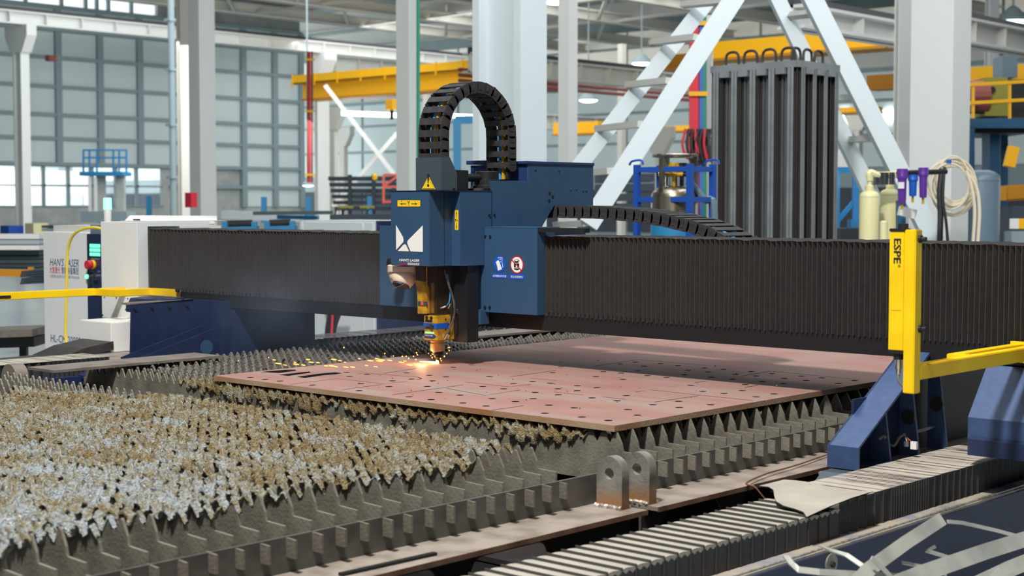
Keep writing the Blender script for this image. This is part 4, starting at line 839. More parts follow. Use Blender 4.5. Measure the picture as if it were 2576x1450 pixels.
# offcut tongues upturned at the plate corner
# ================================================================== GANTRY
YB = 5.58; ZB0, ZB1 = 1.108, 1.497
ga = thing('gantry', 'blue gantry with long black bellows spanning the cutting tables', 'gantry', (-5.1, 5.8, 0.6))
sbox(-8.1, -2.0, YB + 0.05, YB + 0.4, 1.035, 1.45).build('beam', 'beam', ga)
sbox(-8.1, -2.0, YB + 0.01, YB + 0.06, 1.035, ZB0 + 0.02).build('lower_rail', 'beam', ga)
def bellows(xs, parent, name='bellows'):
    mb = MB(); vs = []; fs = []; n = len(xs); dpt = 0.02; rj = random.Random(n)
    for i, x in enumerate(xs):
        jz = rj.uniform(-0.004, 0.002); jb = rj.uniform(-0.003, 0.003)
        vs += [(x, YB, ZB1 + jz), (x + jb, YB, ZB0 + rj.uniform(-0.003, 0.003)), (x, YB + 0.45, ZB1 + jz)]
        if i < n - 1:
            xm = (x + xs[i + 1]) / 2; vs += [(xm, YB + dpt, ZB1 - 0.032), (xm + jb, YB + dpt, ZB0 + 0.004), (xm, YB + 0.45, ZB1 - 0.012)]
    for i in range(n - 1):
        a = 6 * i; R0, B0, T0, V, VB, TV = a, a + 1, a + 2, a + 3, a + 4, a + 5; R1_, B1, T1 = a + 6, a + 7, a + 8
        fs += [(R0, V, R1_), (R0, B0, VB, V), (V, VB, B1, R1_), (R0, R1_, T1, T0)]
    b_ = mb.add(vs, fs).build(name, 'bell', parent); rb_ = MB()
    for i in range(n):
        p, q = vs[6 * i], vs[6 * i + 1]; rb_.add([(p[0] - 0.0011, YB - 0.0012, p[2]), (p[0] + 0.0011, YB - 0.0012, p[2]), (q[0] + 0.0011, YB - 0.0012, q[2]), (q[0] - 0.0011, YB - 0.0012, q[2]), (p[0] + 0.0011, YB + 0.003, p[2]), (q[0] + 0.0011, YB + 0.003, q[2])], [(3, 2, 1, 0), (2, 5, 4, 1)])
    rb_.build('fold_ridges', 'ridge', parent, stuff=True); return b_
def pitchrow(x0, x1, p0, p1):
    xs = [x0]
    while xs[-1] < x1:
        t_ = (xs[-1] - x0) / (x1 - x0); xs.append(xs[-1] + (p0 + (p1 - p0) * t_) * random.uniform(0.92, 1.08))
    return xs
bellows(pitchrow(-8.24, -6.9, 0.036, 0.03) + pitchrow(-6.87, -6.0, 0.026, 0.011), ga)
bellows(pitchrow(-4.9, -2.05, 0.029, 0.0215), ga)
# left end cover
xa, xb = -8.67, -8.255
MB().box(xa, xb, 5.5, 5.56, 0.915, 1.54).box(xa, xa + 0.02, 5.56, 6.1, 0.915, 1.54).box(xa, xb, 5.56, 6.1, 1.52, 1.54).build('end_cover', 'white', ga, bevel=0.003)
MB().box(xb - 0.001, xb + 0.003, 5.502, 5.575, 1.0, 1.539).box(xb - 0.001, xb + 0.003, 5.575, 6.05, 1.512, 1.539).build('cover_flange', 'cabwhite', ga)
MB().box(-8.6, -8.28, 5.6, 6.2, 1.54, 1.545).prism([(5.62, 1.545), (6.15, 1.545), (6.15, 1.575), (5.66, 1.58)], 'x', -8.58, -8.3).build('cover_lid', 'white', ga, bevel=0.004)
sbox(-8.47, -8.4, 5.612, 5.62, 1.55, 1.557).build('lid_slot', 'darkm', ga)
for px, py in ((263, 748), (293, 750), (322, 752), (259, 793)): q = YP(px, py, 5.5); MB().cyl((q.x, 5.497, q.z), (q.x, 5.503, q.z), 0.005, n=8).build('screw', 'darkm', ga)
sbox(-8.45, -8.1, 5.2, 5.5, 0.745, 0.93).build('corner_box', 'white', ga, bevel=0.004)
# left carriage
xp = -7.74
MB().prism([(5.1, 0.76), (5.56, 0.76), (5.56, 1.075), (5.08, 1.06), (5.08, 1.02), (5.11, 1.015)], 'x', xp - 0.012, xp).build('side_plate', 'navy', ga)
sbox(xp - 0.05, xp, 5.075, 5.56, 1.06, 1.072).build('side_plate_lip', 'flange', ga)
for y in (5.13, 5.25, 5.37, 5.5): MB().cyl((xp, y, 1.035), (xp + 0.012, y, 1.037), 0.009, n=8).build('bolt', 'darkm', ga)
sbox(xp, -7.425, 5.55, 5.6, 0.745, 1.07).build('leg_plate', 'navy', ga); sbox(-7.85, -7.05, 5.9, 5.93, 0.745, 1.06).build('rear_leg_plate', 'navy', ga); sbox(-7.45, -7.40, 5.6, 5.9, 0.66, 1.06).build('leg_side', 'navy', ga)
for x in (-7.66, -7.5): 
    MB().prism([(4.98, 0.745), (5.56, 0.745), (5.56, 0.92), (5.42, 0.88), (4.98, 0.765)], 'x', x, x + 0.01).build('gusset', 'navy', ga)
q = Vector((-7.488, 5.46, 0.80)); MB().cyl(q, q + Vector((0.002, 0, 0)), 0.045, n=20).build('gusset_hole', 'blue', ga)
sbox(-8.1, -7.42, 4.95, 6.1, 0.73, 0.745).build('base_plate', 'flange', ga)
MB().prism([(4.95, 0.745), (4.95, 0.66), (4.72, 0.66), (4.72, 0.68)], 'x', -7.85, -7.4).build('apron', 'navy', ga)
MB().prism([(5.3, 1.0), (5.5, 1.0), (5.5, 1.085), (5.34, 1.075)], 'x', -8.1, -7.76).build('top_cowl', 'navy', ga)
for i in range(6): q = YP(485, 780 + 17 * i, 5.548); MB().cyl((q.x, 5.545, q.z), (q.x, 5.55, q.z), 0.004, n=8).build('screw', 'chrome', ga)
# right carriage: inclined strut, ribs, base plate, cover block
X0, X1_ = -3.0, -2.87
MB().prism([(5.03, 0.66), (5.03, 0.745), (5.58, 1.062), (5.8, 1.062), (5.8, 0.985), (5.6, 0.985)], 'x', X0, X0 + 0.01).prism([(5.029, 0.66), (5.029, 0.744), (5.04, 0.744), (5.04, 0.66)], 'x', X0 - 0.001, X1_ + 0.001).prism([(5.03, 0.735), (5.03, 0.745), (5.58, 1.062), (5.58, 1.05)], 'x', X0, X1_).build('strut', 'blueb', ga)
sbox(X0 - 0.02, -2.876, 5.0, 6.4, 0.632, 0.642).build('base_plate', 'flange', ga)
for yr_ in (5.33, 5.56, 5.8):
    zt_ = min(0.745 + (yr_ - 5.03) * 0.576, 1.05)
    MB().prism([(X0 + 0.01, 0.642), (-2.9, 0.642), (-2.935, zt_), (X0 + 0.01, zt_)] if yr_ < 5.4 else [(X0 + 0.01, 0.642), (-2.9, 0.642), (-2.95, zt_), (X0 + 0.01, zt_)], 'y', yr_, yr_ + 0.012).build('gusset', 'blueb', ga)
sbox(X0, X0 + 0.012, 5.2, 5.6, 0.642, 0.9).build('back_plate', 'navy', ga); sbox(X0 - 0.02, X0 - 0.005, 5.62, 8.2, 0.642, 1.035).build('dark_void_sheet', 'beam', ga)  # black rear sheet added to stand in for the dark void there
MB().cyl((-2.945, 5.548, 0.8), (-2.945, 5.558, 0.8), 0.028, n=18).build('rib_hole', 'black', ga)
MB().cyl((-2.945, 5.788, 0.83), (-2.945, 5.798, 0.83), 0.028, n=18).build('rib_hole', 'black', ga)
MB().box(-2.99, -2.84, 5.05, 5.3, 0.6, 0.66).build('foot_block', 'navy', ga)
MB().prism([(4.9, 0.6), (4.9, 0.62), (4.96, 0.655), (5.05, 0.655), (5.05, 0.6)], 'x', -2.98, -2.86).build('wiper_cowl', 'hood', ga)
yb = 5.42
a = YP(2434, 1110, yb); b = YP(2437, 1050, yb); e = YP(2437, 1130, yb)
MB().prism([(yb, a.z), (yb, b.z), (yb + 0.155, 1.03), (yb + 0.6, 1.03), (yb + 0.6, a.z)], 'x', a.x, -1.9).build('cover_block', 'blueb', ga)
MB().prism([(yb - 0.02, a.z - 0.012), (yb - 0.02, a.z + 0.012), (yb, a.z + 0.02), (yb, a.z - 0.03), (yb + 0.5, a.z - 0.03), (yb + 0.5, a.z - 0.05), (yb - 0.02, a.z - 0.05)], 'x', a.x + 0.01, -1.9).build('cover_skirt', 'navy', ga)
# stray cables inside the right carriage
MB().tube(spline([YP(2212, 1105, 5.3), YP(2222, 1098, 5.3), YP(2228, 1102, 5.3)], 5), 0.006, 6).build('grey_cable', 'greycable', ga)
MB().tube(spline([YP(2228, 1112, 5.42), YP(2248, 1122, 5.42), YP(2262, 1102, 5.46), YP(2276, 1092, 5.5)], 6), 0.0055, 6).build('grey_cable', 'greycable', ga)
q = YP(2280, 1116, 5.42); MB().cyl(q - ZZ * 0.012, q + ZZ * 0.008, 0.011, n=10).build('connector', 'steel', ga); sbox(q.x + 0.02, q.x + 0.045, q.y - 0.005, q.y + 0.008, q.z - 0.02, q.z + 0.01).build('connector', 'white', ga)
for k in range(3): MB().tube(spline([YP(2276, 1092, 5.48), YP(2278 + k * 2, 1102, 5.44), YP(2281 + k * 5, 1110, 5.42)], 4), 0.002, 5).build('loose_wire', ('white', 'wire', 'orange')[k], ga)
for k in range(2): MB().tube(spline([YP(2306, 1085 + 3 * k, 5.58), YP(2330, 1078 + 3 * k, 5.66), YP(2350, 1074, 5.79)], 5), 0.005, 6).build('grey_cable', 'greycable', ga)

# ------------------------------------------------------------------ yellow light curtain bracket (right)
lc = thing('light_curtain', 'yellow safety light curtain post in front of the bellows at right', 'light curtain', (-2.42, 4.57, 1.03))
q0, q1 = XP(2303, 577, -2.40), XP(2303, 990, -2.40)
yp = 4.56
pl = YP(2276, 577, yp).x; pr = YP(2304, 577, yp).x; zt = YP(2290, 578, yp).z; zb = YP(2290, 992, yp).z; ybk = XP(2321, 577, pr).y
sbox(pl, pr, yp, ybk, zb, zt).build('post', 'yellow', lc, bevel=0.003)
hl = YP(2238, 600, yp + 0.006).x; zh0 = YP(2250, 883, yp).z; zh1 = YP(2250, 583, yp).z; dx_ = YP(2228, 880, yp + 0.006).x - hl
MB().box(hl, pl - 0.001, yp + 0.004, yp + 0.045, zh0, zh1).build('sensor_housing', 'yellow', lc, bevel=0.003)
sbox(hl - 0.001, pl, yp + 0.003, yp + 0.046, zh1, zh1 + 0.01).build('end_cap', 'black', lc, bevel=0.002); sbox(hl - 0.001, pl, yp + 0.003, yp + 0.046, zh0 - 0.012, zh0).build('end_cap', 'black', lc, bevel=0.002)
xm = (hl + pl) / 2; ym = yp + 0.025
MB().cyl((xm + 0.01, ym, zh1 + 0.01), (xm + 0.01, ym, zh1 + 0.026), 0.017, n=16).build('top_plug', 'black', lc)
MB().cyl((xm, ym, zh0 - 0.03), (xm, ym, zh0 - 0.012), 0.017, n=16).build('cable_gland', 'black', lc); MB().lathe((xm, ym), [(0.012, zh0 - 0.03), (0.011, zh0 - 0.06), (0.008, zh0 - 0.065), (0.009, zh0 - 0.075), (0.006, zh0 - 0.08)], 14).build('connector', 'chrome', lc, smooth=True)
MB().tube(spline([(xm, ym, zh0 - 0.075), (xm + 0.002, ym, zh0 - 0.1), (xm + 0.02, ym + 0.01, zh0 - 0.125), (pl + 0.01, ym + 0.02, zh0 - 0.135)], 6), 0.0055, 8).build('cable', 'greycable', lc)
for py in (602, 828): q = XP(2313, py, pr); MB().cyl(q, q + Vector((0.008, 0, 0)), 0.013, n=12).cyl(q + Vector((0.008, 0, 0)), q + Vector((0.024, 0, 0)), 0.008, n=10).build('knob', 'black', lc)
zq = YP(2252, 631, yp).z
text('ESPE', 0.036, (xm + 0.0, yp + 0.004, zq), (0, 0, -1), (1, 0, 0), 'ytext', lc, width=0.082, bold=0.0006)
text('®', 0.012, (xm + 0.008, yp + 0.004, zq - 0.05), (0, 0, -1), (1, 0, 0), 'ytext', lc)
zq2 = YP(2248, 777, yp).z
decal([(xm - 0.018, yp + 0.004, zq2 - 0.005), (xm + 0.018, yp + 0.004, zq2 - 0.005), (xm + 0.018, yp + 0.004, zq2 + 0.006), (xm - 0.018, yp + 0.004, zq2 + 0.006)], 'ylabel', lc, 'sticker', NY)
# arm frame
za, zc = 1.072, 1.122
sbox(pr - 0.045, pr, ybk, 5.9, za, zc).build('arm', 'yellow', lc, bevel=0.003)
xk = YP(2380, 885, 5.36).x
br_ = YP(2384, 873, 5.2)
ya_, xa_ = None, None
yk = 5.02
xk = YP(2381, 885, yk).x
sbox(xk, pr - 0.045, yk, yk + 0.045, za, zc).build('cross_arm', 'yellow', lc, bevel=0.003)
sbox(xk, xk + 0.045, yk + 0.045, 5.57, za, zc).build('side_arm', 'yellow', lc, bevel=0.003)
sbox(xk - 0.01, xk + 0.12, 5.56, 5.574, 1.05, 1.13).build('mounting_plate', 'yellow', lc); MB().cyl((xk + 0.085, 5.55, 1.085), (xk + 0.085, 5.562, 1.085), 0.016, n=12).build('bolt', 'black', lc)
# left arm
al = thing('safety_arm', 'yellow safety arm reaching out at left above the blue side plate', 'safety arm', (-8.3, 5.3, 1.1))
za, zc = 1.08, 1.125
sbox(-8.43, -8.39, 3.6, 5.32, za, zc).build('arm', 'yellow', al, bevel=0.003); sbox(-8.43, -8.17, 5.28, 5.32, za, zc).build('cross_arm', 'yellow', al, bevel=0.003)
sbox(-8.215, -8.17, 5.32, 5.56, za, zc).build('side_arm', 'yellow', al, bevel=0.003); sbox(-8.42, -8.38, 5.32, 5.49, za, zc).build('side_arm', 'yellow', al, bevel=0.003)
MB().beam((-8.19, 5.55, 1.1), (-7.9, 5.56, 1.1), 0.02, 0.05).build('mounting_plate', 'yellow', al); q = YP(447, 731, 5.54); MB().cyl((q.x, 5.53, q.z), (q.x, 5.55, q.z), 0.013, n=12).build('bolt', 'black', al)
q = XP(8, 748, -8.389); MB().beam((q.x, q.y - 0.05, q.z), (q.x, q.y + 0.05, q.z), 0.002, 0.018, X1).build('slot', 'black', al)

# ------------------------------------------------------------------ rail way covers (pleated)
def rail_cover(name, label, x0, x1, ya, yb, zt, zb, pitch, parent=None):
    t = thing(name, label, 'way cover', ((x0 + x1) / 2, (ya + yb) / 2, zb)); n = int((yb - ya) / pitch); p0 = None
    prof = [(0.0, 0.0), (0.004, 0.0), (0.006, -0.006), (0.02, -0.0035), (0.035, -0.003), (0.05, -0.0045), (pitch, -0.007)]
    for k in range(n):
        y = ya + k * pitch
        if p0 is None:
            mb = MB(); m = len(prof)
            vs = [(x0, y + a, zt + b) for a, b in prof] + [(x1, y + a, zt + b) for a, b in prof] + [(x1 + 0.001, y + a, zb + (0.0)) for a, b in prof] + [(x0, y + a, zb) for a, b in prof]
            # scalloped hem hangs over the dark side
            hem = [(x1 + 0.003, y + a, zt + b) for a, b in prof] + [(x1 + 0.003, y + a, zt + b - (0.004 + 0.012 * abs(math.sin(math.pi * a / (pitch / 2))) if 0.006 < a < pitch - .002 else 0.004)) for a, b in prof]
            for i in range(m - 1):
                pass
            mb.mi(0).add(vs, [(i, i + m, i + m + 1, i + 1) for i in range(1, m - 1)])
            mb.mi(0).add(hem, [(i, i + m, i + m + 1, i + 1) for i in range(m - 1)])
            mb.mi(1).box(x0 - 0.004, x1 + 0.004, y, y + 0.0045, zt - 0.008, zt + 0.001).box(x1 + 0.001, x1 + 0.004, y - 0.001, y + 0.002, zb, zt)
            mb.mi(2).add(vs, [(i + m, i + 2 * m, i + 2 * m + 1, i + m + 1) for i in range(m - 1)])
            p0 = mb.build('pleat', ['pleat', 'pleatrib', 'pleatdark'], t, smooth=False)
        else: copy_child(p0, t, (0, k * pitch, 0))
    return t
rail_cover('way_cover', 'pleated pale grey rail cover running along the near edge of the machine', -2.87, -2.6, 2.05, 4.44, 0.647, 0.551, 0.0645)
def fold_cover(name, label, x0, x1, ya, yb, zt, zb, pf, top='pleat'):
    t = thing(name, label, 'way cover', ((x0 + x1) / 2, (ya + yb) / 2, zb)); y = ya; k = 0
    while y < yb:
        p = pf(y); d = 0.016 if p > 0.03 else 0.006
        zj = 0.0008 * math.sin(k * 1.7)
        mb = MB().mi(0).add([(x0, y, zt + zj), (x1, y, zt + zj), (x1, y + p, zt + zj - 0.0012), (x0, y + p, zt + zj - 0.0012)], [(0, 1, 2, 3)])
        mb.mi(1).add([(x1, y, zt + zj), (x1, y, zb), (x1 - d, y + p / 2, zb), (x1 - d, y + p / 2, zt - 0.028), (x1, y + p, zt + zj - 0.003), (x1, y + p, zb)], [(0, 1, 2, 3), (3, 2, 5, 4), (0, 3, 4)])
        mb.mi(2).box(x1 - 0.001, x1 + 0.002, y - 0.001, y + 0.001, zb, zt)
        mb.build('pleat', [top, 'pleatdark', 'pleatrib'], t); y += p; k += 1
    return t
fold_cover('way_cover', 'smooth folded rail cover with dark smudges under the inclined blue strut', -2.87, -2.6, 4.44, 5.9, 0.664, 0.548, lambda y: 0.058 if y < 4.75 else (0.018 if y < 5.05 else 0.05), 'smudge')
fold_cover('way_cover', 'folded black sided rail cover at far left behind slats', -7.98, -7.7, 2.8, 4.93, 0.77, 0.675, lambda y: 0.06 if y < 4.5 else 0.03)
fold_cover('way_cover', 'dark folded rail cover behind the cutting head, below the white cabinet', -7.98, -7.7, 6.15, 9.1, 0.77, 0.675, lambda y: 0.05, 'rubber')
fl = thing('torn_cover', 'torn loose cover flap between the two near rail covers', 'cover flap', (-2.73, 4.33, 0.66)); mb = MB(); vs = []
for i in range(9):
    u = i / 8; x = -2.93 + 0.35 * u; ye = 4.46 - 0.27 * u + 0.03 * math.sin(u * 9)
    for j in range(4):
        v = j / 3; y = ye + (4.62 - ye) * v; z = 0.674 - (1 - v) ** 2 * (0.024 * u ** 2) + 0.004 * math.sin(u * 7)
        vs.append((x, y, z))
fs = [(i * 4 + j, i * 4 + 4 + j, i * 4 + 5 + j, i * 4 + 1 + j) for i in range(8) for j in range(3)]
n0 = len(vs); vs2 = [(x, y, z - 0.004) for x, y, z in vs]; fs2 = [tuple(n0 + k for k in f[::-1]) for f in fs]
edge = [(i * 4, n0 + i * 4, n0 + i * 4 + 4, i * 4 + 4) for i in range(8)]
mb.mi(0).add(vs + vs2, fs); mb.mi(1).add(vs + vs2, fs2 + edge); mb.build('flap_sheet', ['pleat', 'pleatdark'], fl, smooth=True)
# sloping chute cover out of the corner box
rc = thing('ramp_cover', 'dark sloping folded cover coming out of the white corner box', 'way cover', (-8.25, 4.9, 0.7))
pr_ = [(5.21, 0.815), (5.0, 0.785), (4.85, 0.735), (4.7, 0.733), (4.5, 0.73), (3.9, 0.73)]
for (ya, za), (yb_, zb_) in zip(pr_, pr_[1:]):
    MB().add([(-8.42, ya, za), (-8.09, ya, za), (-8.09, yb_, zb_), (-8.42, yb_, zb_), (-8.42, ya, za - 0.05), (-8.09, ya, za - 0.05), (-8.09, yb_, zb_ - 0.05), (-8.42, yb_, zb_ - 0.05)], [(3, 2, 1, 0), (4, 5, 6, 7), (1, 2, 6, 5), (0, 4, 7, 3), (2, 3, 7, 6), (0, 1, 5, 4)]).build('cover_fold', 'rubber', rc)
# machine bed side with worn edge
bed = thing('machine_bed', 'dark blue machine bed side with worn grey top edge', 'machine bed', (-2.7, 4, 0))
sbox(-2.95, -2.53, 1.6, 9.3, 0.53, 0.548).build('worn_ledge', 'trough', bed); sbox(-2.56, -2.525, 1.6, 9.3, 0.0, 0.538).build('bed_side', 'navy', bed); sbox(-2.95, -2.93, 1.6, 9.3, 0.0, 0.53).build('bed_inner_side', 'web', bed)
MB().cyl((-2.54, 2.55, 0.551), (-2.54, 9.2, 0.551), 0.004, n=6).build('weld_line', 'weld', bed)
bl = thing('machine_bed', 'left machine bed carrying the far rail cover', 'machine bed', (-7.85, 5, 0)); sbox(-8.5, -7.66, 1.5, 9.15, 0, 0.675).build('bed_body', 'navy', bl)
q = YP(2095, 1420, 3.4)
q = XP(2093, 1421, -2.52); MB().cyl((-2.526, q.y, q.z), (-2.52, q.y, q.z), 0.035, n=24).build('lifting_eye', 'lug', bed); MB().cyl((-2.522, q.y, q.z), (-2.512, q.y, q.z), 0.01, n=12).build('bolt', 'darkm', bed)
# scrap strips in the near right corner
def scrap(label, pts, w, x=-2.25, th=0.005, m='scrap', name='scrap_strip'):
    P = [XP(a, b, x + dx) for a, b, dx in pts]; t = None; mb = MB(); k = len(P); vs = []
    for i, p in enumerate(P):
        d = (P[min(i + 1, k - 1)] - P[max(i - 1, 0)]).normalized(); sd = d.cross(Vector((0.75, -0.5, 0.45))).normalized() * w / 2; nn = d.cross(sd).normalized() * th / 2
        vs += [p - sd - nn, p + sd - nn, p + sd + nn, p - sd + nn]
    fs = [(0, 1, 2, 3), tuple(4 * (k - 1) + j for j in (3, 2, 1, 0))]
    for i in range(k - 1):
        for j in range(4): a = 4 * i; fs.append((a + j, a + 4 + j, a + 4 + (j + 1) % 4, a + (j + 1) % 4))
    o = mb.add(vs, fs).build(name, m); tag(o, label, 'scrap', 'cut off steel strips in the near corner')
    bm = bmesh.new(); bm.from_mesh(o.data); bmesh.ops.recalc_face_normals(bm, faces=bm.faces); bm.to_mesh(o.data); bm.free(); return o
scrap('broad pale offcut bar with rough broken upper end', [(2371, 1306, 0), (2280, 1365, 0.02), (2190, 1430, 0.05), (2150, 1470, 0.06)], 0.042)
scrap('thin strip bending right from the top of the broad offcut', [(2384, 1313, 0), (2420, 1316, 0.01), (2500, 1334, 0.03), (2600, 1360, 0.05)], 0.012)
scrap('wide pale offcut band crossing the lower right corner', [(2640, 1338, 0.12), (2480, 1388, 0.1), (2330, 1440, 0.1), (2200, 1490, 0.1)], 0.05)
scrap('second wide offcut band lowest at the right edge', [(2640, 1392, 0.2), (2540, 1432, 0.2), (2440, 1480, 0.2)], 0.05)
scrap('curved bluish strip springing up from the worn bed edge', [(2062, 1374, -0.2), (2092, 1386, -0.12), (2130, 1398, -0.06), (2168, 1424, 0), (2210, 1470, 0.05)], 0.016)
scrap('forked strip end rising at the left of the scrap', [(1976, 1400, -0.1), (1992, 1420, -0.06), (2008, 1434, -0.04), (2060, 1440, 0), (2130, 1444, 0.03), (2300, 1452, 0.05)], 0.018)
scrap('short stub bar with bright tip behind the wide band', [(2352, 1376, 0), (2330, 1386, 0.02), (2395, 1406, 0.05)], 0.012)
scrap('thin bar leaning across the broad offcut', [(2192, 1404, 0.06), (2222, 1432, 0.08), (2250, 1462, 0.1)], 0.014)
scrap('small bright strip low under the broad offcut', [(2270, 1416, 0.02), (2330, 1428, 0.04), (2380, 1446, 0.06)], 0.01)
scrap('diagonal strip climbing to the right frame edge', [(2600, 1400, 0.3), (2520, 1440, 0.3), (2490, 1470, 0.3)], 0.03)

# ================================================================== CUTTING HEAD
ch = thing('cutting_head', 'blue laser cutting head with white emblem riding on the bellows beam', 'laser head', (-5.4, 5.5, 0.86))
# main housing
MB().box(-5.595, -5.32, 5.2, 5.54, 1.347, 1.717).build('housing', 'blue', ch, bevel=0.003)
MB().box(-5.335, -5.262, 5.354, 5.58, 1.347, 1.717).build('side_housing', 'blue', ch, bevel=0.002)
sbox(-5.322, -5.318, 5.30, 5.302, 1.35, 1.715).build('seam', 'navy', ch)
sbox(-5.60, -5.26, 5.198, 5.58, 1.715, 1.719).build('lid_edge', 'navy', ch)
# bracket side plate rising to the rear box
MB().prism([(5.58, 1.11), (5.58, 1.72), (5.565, 1.77), (5.85, 1.772), (5.85, 1.858), (6.375, 1.86), (6.375, 1.645), (6.055, 1.645), (5.955, 1.53), (5.955, 1.11)], 'x', -5.272, -5.2605).build('side_bracket', 'blue', ch)
MB().box(-5.672, -5.268, 5.85, 6.372, 1.647, 1.858).build('cable_box', 'lidblue', ch, bevel=0.002)
MB().box(-5.69, -5.55, 5.835, 6.38, 1.862, 1.882).box(-5.40, -5.255, 5.835, 6.38, 1.858, 1.873).box(-5.55, -5.40, 5.93, 6.38, 1.858, 1.873).build('box_lid', 'lidblue', ch, bevel=0.002)
MB().box(-5.66, -5.272, 5.58, 5.95, 1.5, 1.70).build('carriage_block', 'navy', ch)
MB().box(-5.9, -5.0, 5.58, 6.0, 1.497, 1.53).build('saddle', 'navy', ch)
for px, py in ((1382, 486), (1390, 495), (1381, 505), (1467, 482), (1475, 482), (1347, 429), (1406, 431)):
    q = XP(px, py, -5.261); MB().cyl((-5.262, q.y, q.z), (-5.2585, q.y, q.z), 0.0055 if py < 440 or px > 1450 else 0.009, n=10).build('slot_hole', 'black', ch)
for px, py in ((1435, 475), (1448, 474)):
    q = XP(px, py, -5.261); MB().cyl((-5.262, q.y, q.z), (-5.257, q.y, q.z), 0.007, n=10).build('screw', 'chrome', ch)
for px in (1231, 1243):
    q = XP(px, 541, -5.26); MB().cyl((-5.262, q.y, q.z), (-5.256, q.y, q.z), 0.0065, n=10).build('screw', 'darkm', ch)
sbox(-5.2625, -5.2598, 5.579, 5.582, 1.54, 1.718).build('seam', 'navy', ch)
# bellows cover panels
MB().box(-5.29, -4.912, 5.53, 5.545, 1.112, 1.537).box(-4.922, -4.912, 5.545, 5.66, 1.112, 1.537).box(-5.29, -4.912, 5.53, 5.7, 1.532, 1.54).build('cover_panel', 'blue', ch, bevel=0.002)
MB().box(-5.32, -5.285, 5.545, 5.56, 1.112, 1.56).build('panel_return', 'blue', ch)
MB().box(-4.912, -4.62, 5.535, 5.575, 1.517, 1.538).build('shelf_plate', 'black', ch)
MB().box(-6.044, -5.56, 5.535, 5.548, 1.112, 1.538).build('cover_panel', 'blue', ch, bevel=0.002)
for px, py in ((1221, 594), (1234, 595), (1221, 773), (1233, 773)): q = YP(px, py, 5.53); MB().cyl((q.x, 5.524, q.z), (q.x, 5.53, q.z), 0.007, n=10).build('bolt', 'darkm', ch)
# hood with warning sign, servo motors
MB().prism([(5.26, 1.719), (5.26, 1.88), (5.32, 1.884), (5.372, 1.80), (5.372, 1.719)], 'x', -5.478, -5.297).build('cable_hood', 'hood', ch, bevel=0.002)
tri = [YP(1061, 478, 5.26), YP(1096, 478, 5.26), YP(1078, 438, 5.26)]; cxm = (tri[0].x + tri[1].x) / 2; zb_ = 1.722; zt_ = YP(1078, 438, 5.26).z; w2 = (tri[1].x - tri[0].x) / 2 * 1.06
decal([(cxm - w2, 5.26, zb_), (cxm + w2, 5.26, zb_), (cxm, 5.26, zt_)], 'ytext', ch, 'sign_border', NY)
decal([(cxm - w2 * 0.93, 5.2595, zb_ + 0.003), (cxm + w2 * 0.93, 5.2595, zb_ + 0.003), (cxm, 5.2595, zt_ - 0.008)], 'ylabel', ch, 'warning_sign', NY)
def dk(pts, m, nm, y): return decal([(a, y, b) for a, b in pts], m, ch, nm, NY)
decal([(cxm - w2 * 0.80, 5.2588, zb_ + 0.007), (cxm + w2 * 0.80, 5.2588, zb_ + 0.007), (cxm, 5.2588, zt_ - 0.017)], 'ytext', ch, 'sign_border', NY)
decal([(cxm - w2 * 0.75, 5.2580, zb_ + 0.009), (cxm + w2 * 0.75, 5.2580, zb_ + 0.009), (cxm, 5.2580, zt_ - 0.021)], 'ylabel', ch, 'warning_sign', NY)
dk([(cxm - 0.003, zb_ + 0.034), (cxm + 0.003, zb_ + 0.034), (cxm + 0.007, zb_ + 0.072), (cxm + 0.004, zb_ + 0.08), (cxm - 0.004, zb_ + 0.08), (cxm - 0.007, zb_ + 0.072)], 'ytext', 'exclamation_mark', 5.257)
decal(disc_pts((cxm, 5.257, zb_ + 0.022), X1, Z1, 0.007), 'ytext', ch, 'exclamation_mark', NY)
q = XP(1141, 475, -5.297); MB().cyl((-5.297, q.y, q.z), (-5.29, q.y, q.z), 0.006, n=10).build('screw', 'darkm', ch)
sbox(-5.43, -5.30, 5.374, 5.455, 1.719, 1.82).build('motor_block', 'beam', ch, bevel=0.003)
mc = (-5.37, 5.66); MB().lathe(mc, [(0.078, 1.719), (0.078, 1.745), (0.07, 1.75), (0.07, 1.775), (0.06, 1.778), (0.06, 1.815), (0.055, 1.82), (0.0, 1.82)], 28).build('servo_motor', 'beam', ch, smooth=True)
MB().cyl((-5.37, 5.46, 1.785), (-5.37, 5.6, 1.785), 0.02, n=14).build('motor_coupling', 'beam', ch); sbox(-5.45, -5.27, 5.56, 5.80, 1.719, 1.732).build('motor_flange', 'beam', ch)
sbox(-5.31, -5.28, 5.50, 5.54, 1.72, 1.733).build('terminal_plate', 'steel', ch)
# emblem on the front face
def em(px, py):
    q = YP(970 + px / 6.904, 480 + py / 6.904, 5.2); return (q.x, 5.2, q.z)
decal([em(*p) for p in ((182, 600), (300, 800), (312, 845), (312, 880), (300, 905), (186, 1028))], 'wdecal', ch, 'emblem', NY)
decal([em(*p) for p in ((646, 604), (648, 1060), (436, 1056), (383, 930), (379, 895), (385, 872), (400, 852))], 'wdecal', ch, 'emblem', NY)
decal([em(*p) for p in ((212, 1050), (312, 940), (330, 930), (348, 936), (360, 952), (408, 1054))], 'wdecal', ch, 'emblem', NY)
def rrect(cx_, cz_, w, h, y, m, nm, r=0.004):
    p = []
    for sx_, sz_, a0 in ((1, 1, 0), (-1, 1, 90), (-1, -1, 180), (1, -1, 270)):
        for i in range(4): a = math.radians(a0 + 30 * i); p.append((cx_ + sx_ * (w / 2 - r) + r * math.cos(a), y, cz_ + sz_ * (h / 2 - r) + r * math.sin(a)))
    return decal(p, m, ch, nm, NY)
a, b = em(210, 168), em(606, 276); cx_, cz_ = (a[0] + b[0]) / 2, (a[2] + b[2]) / 2
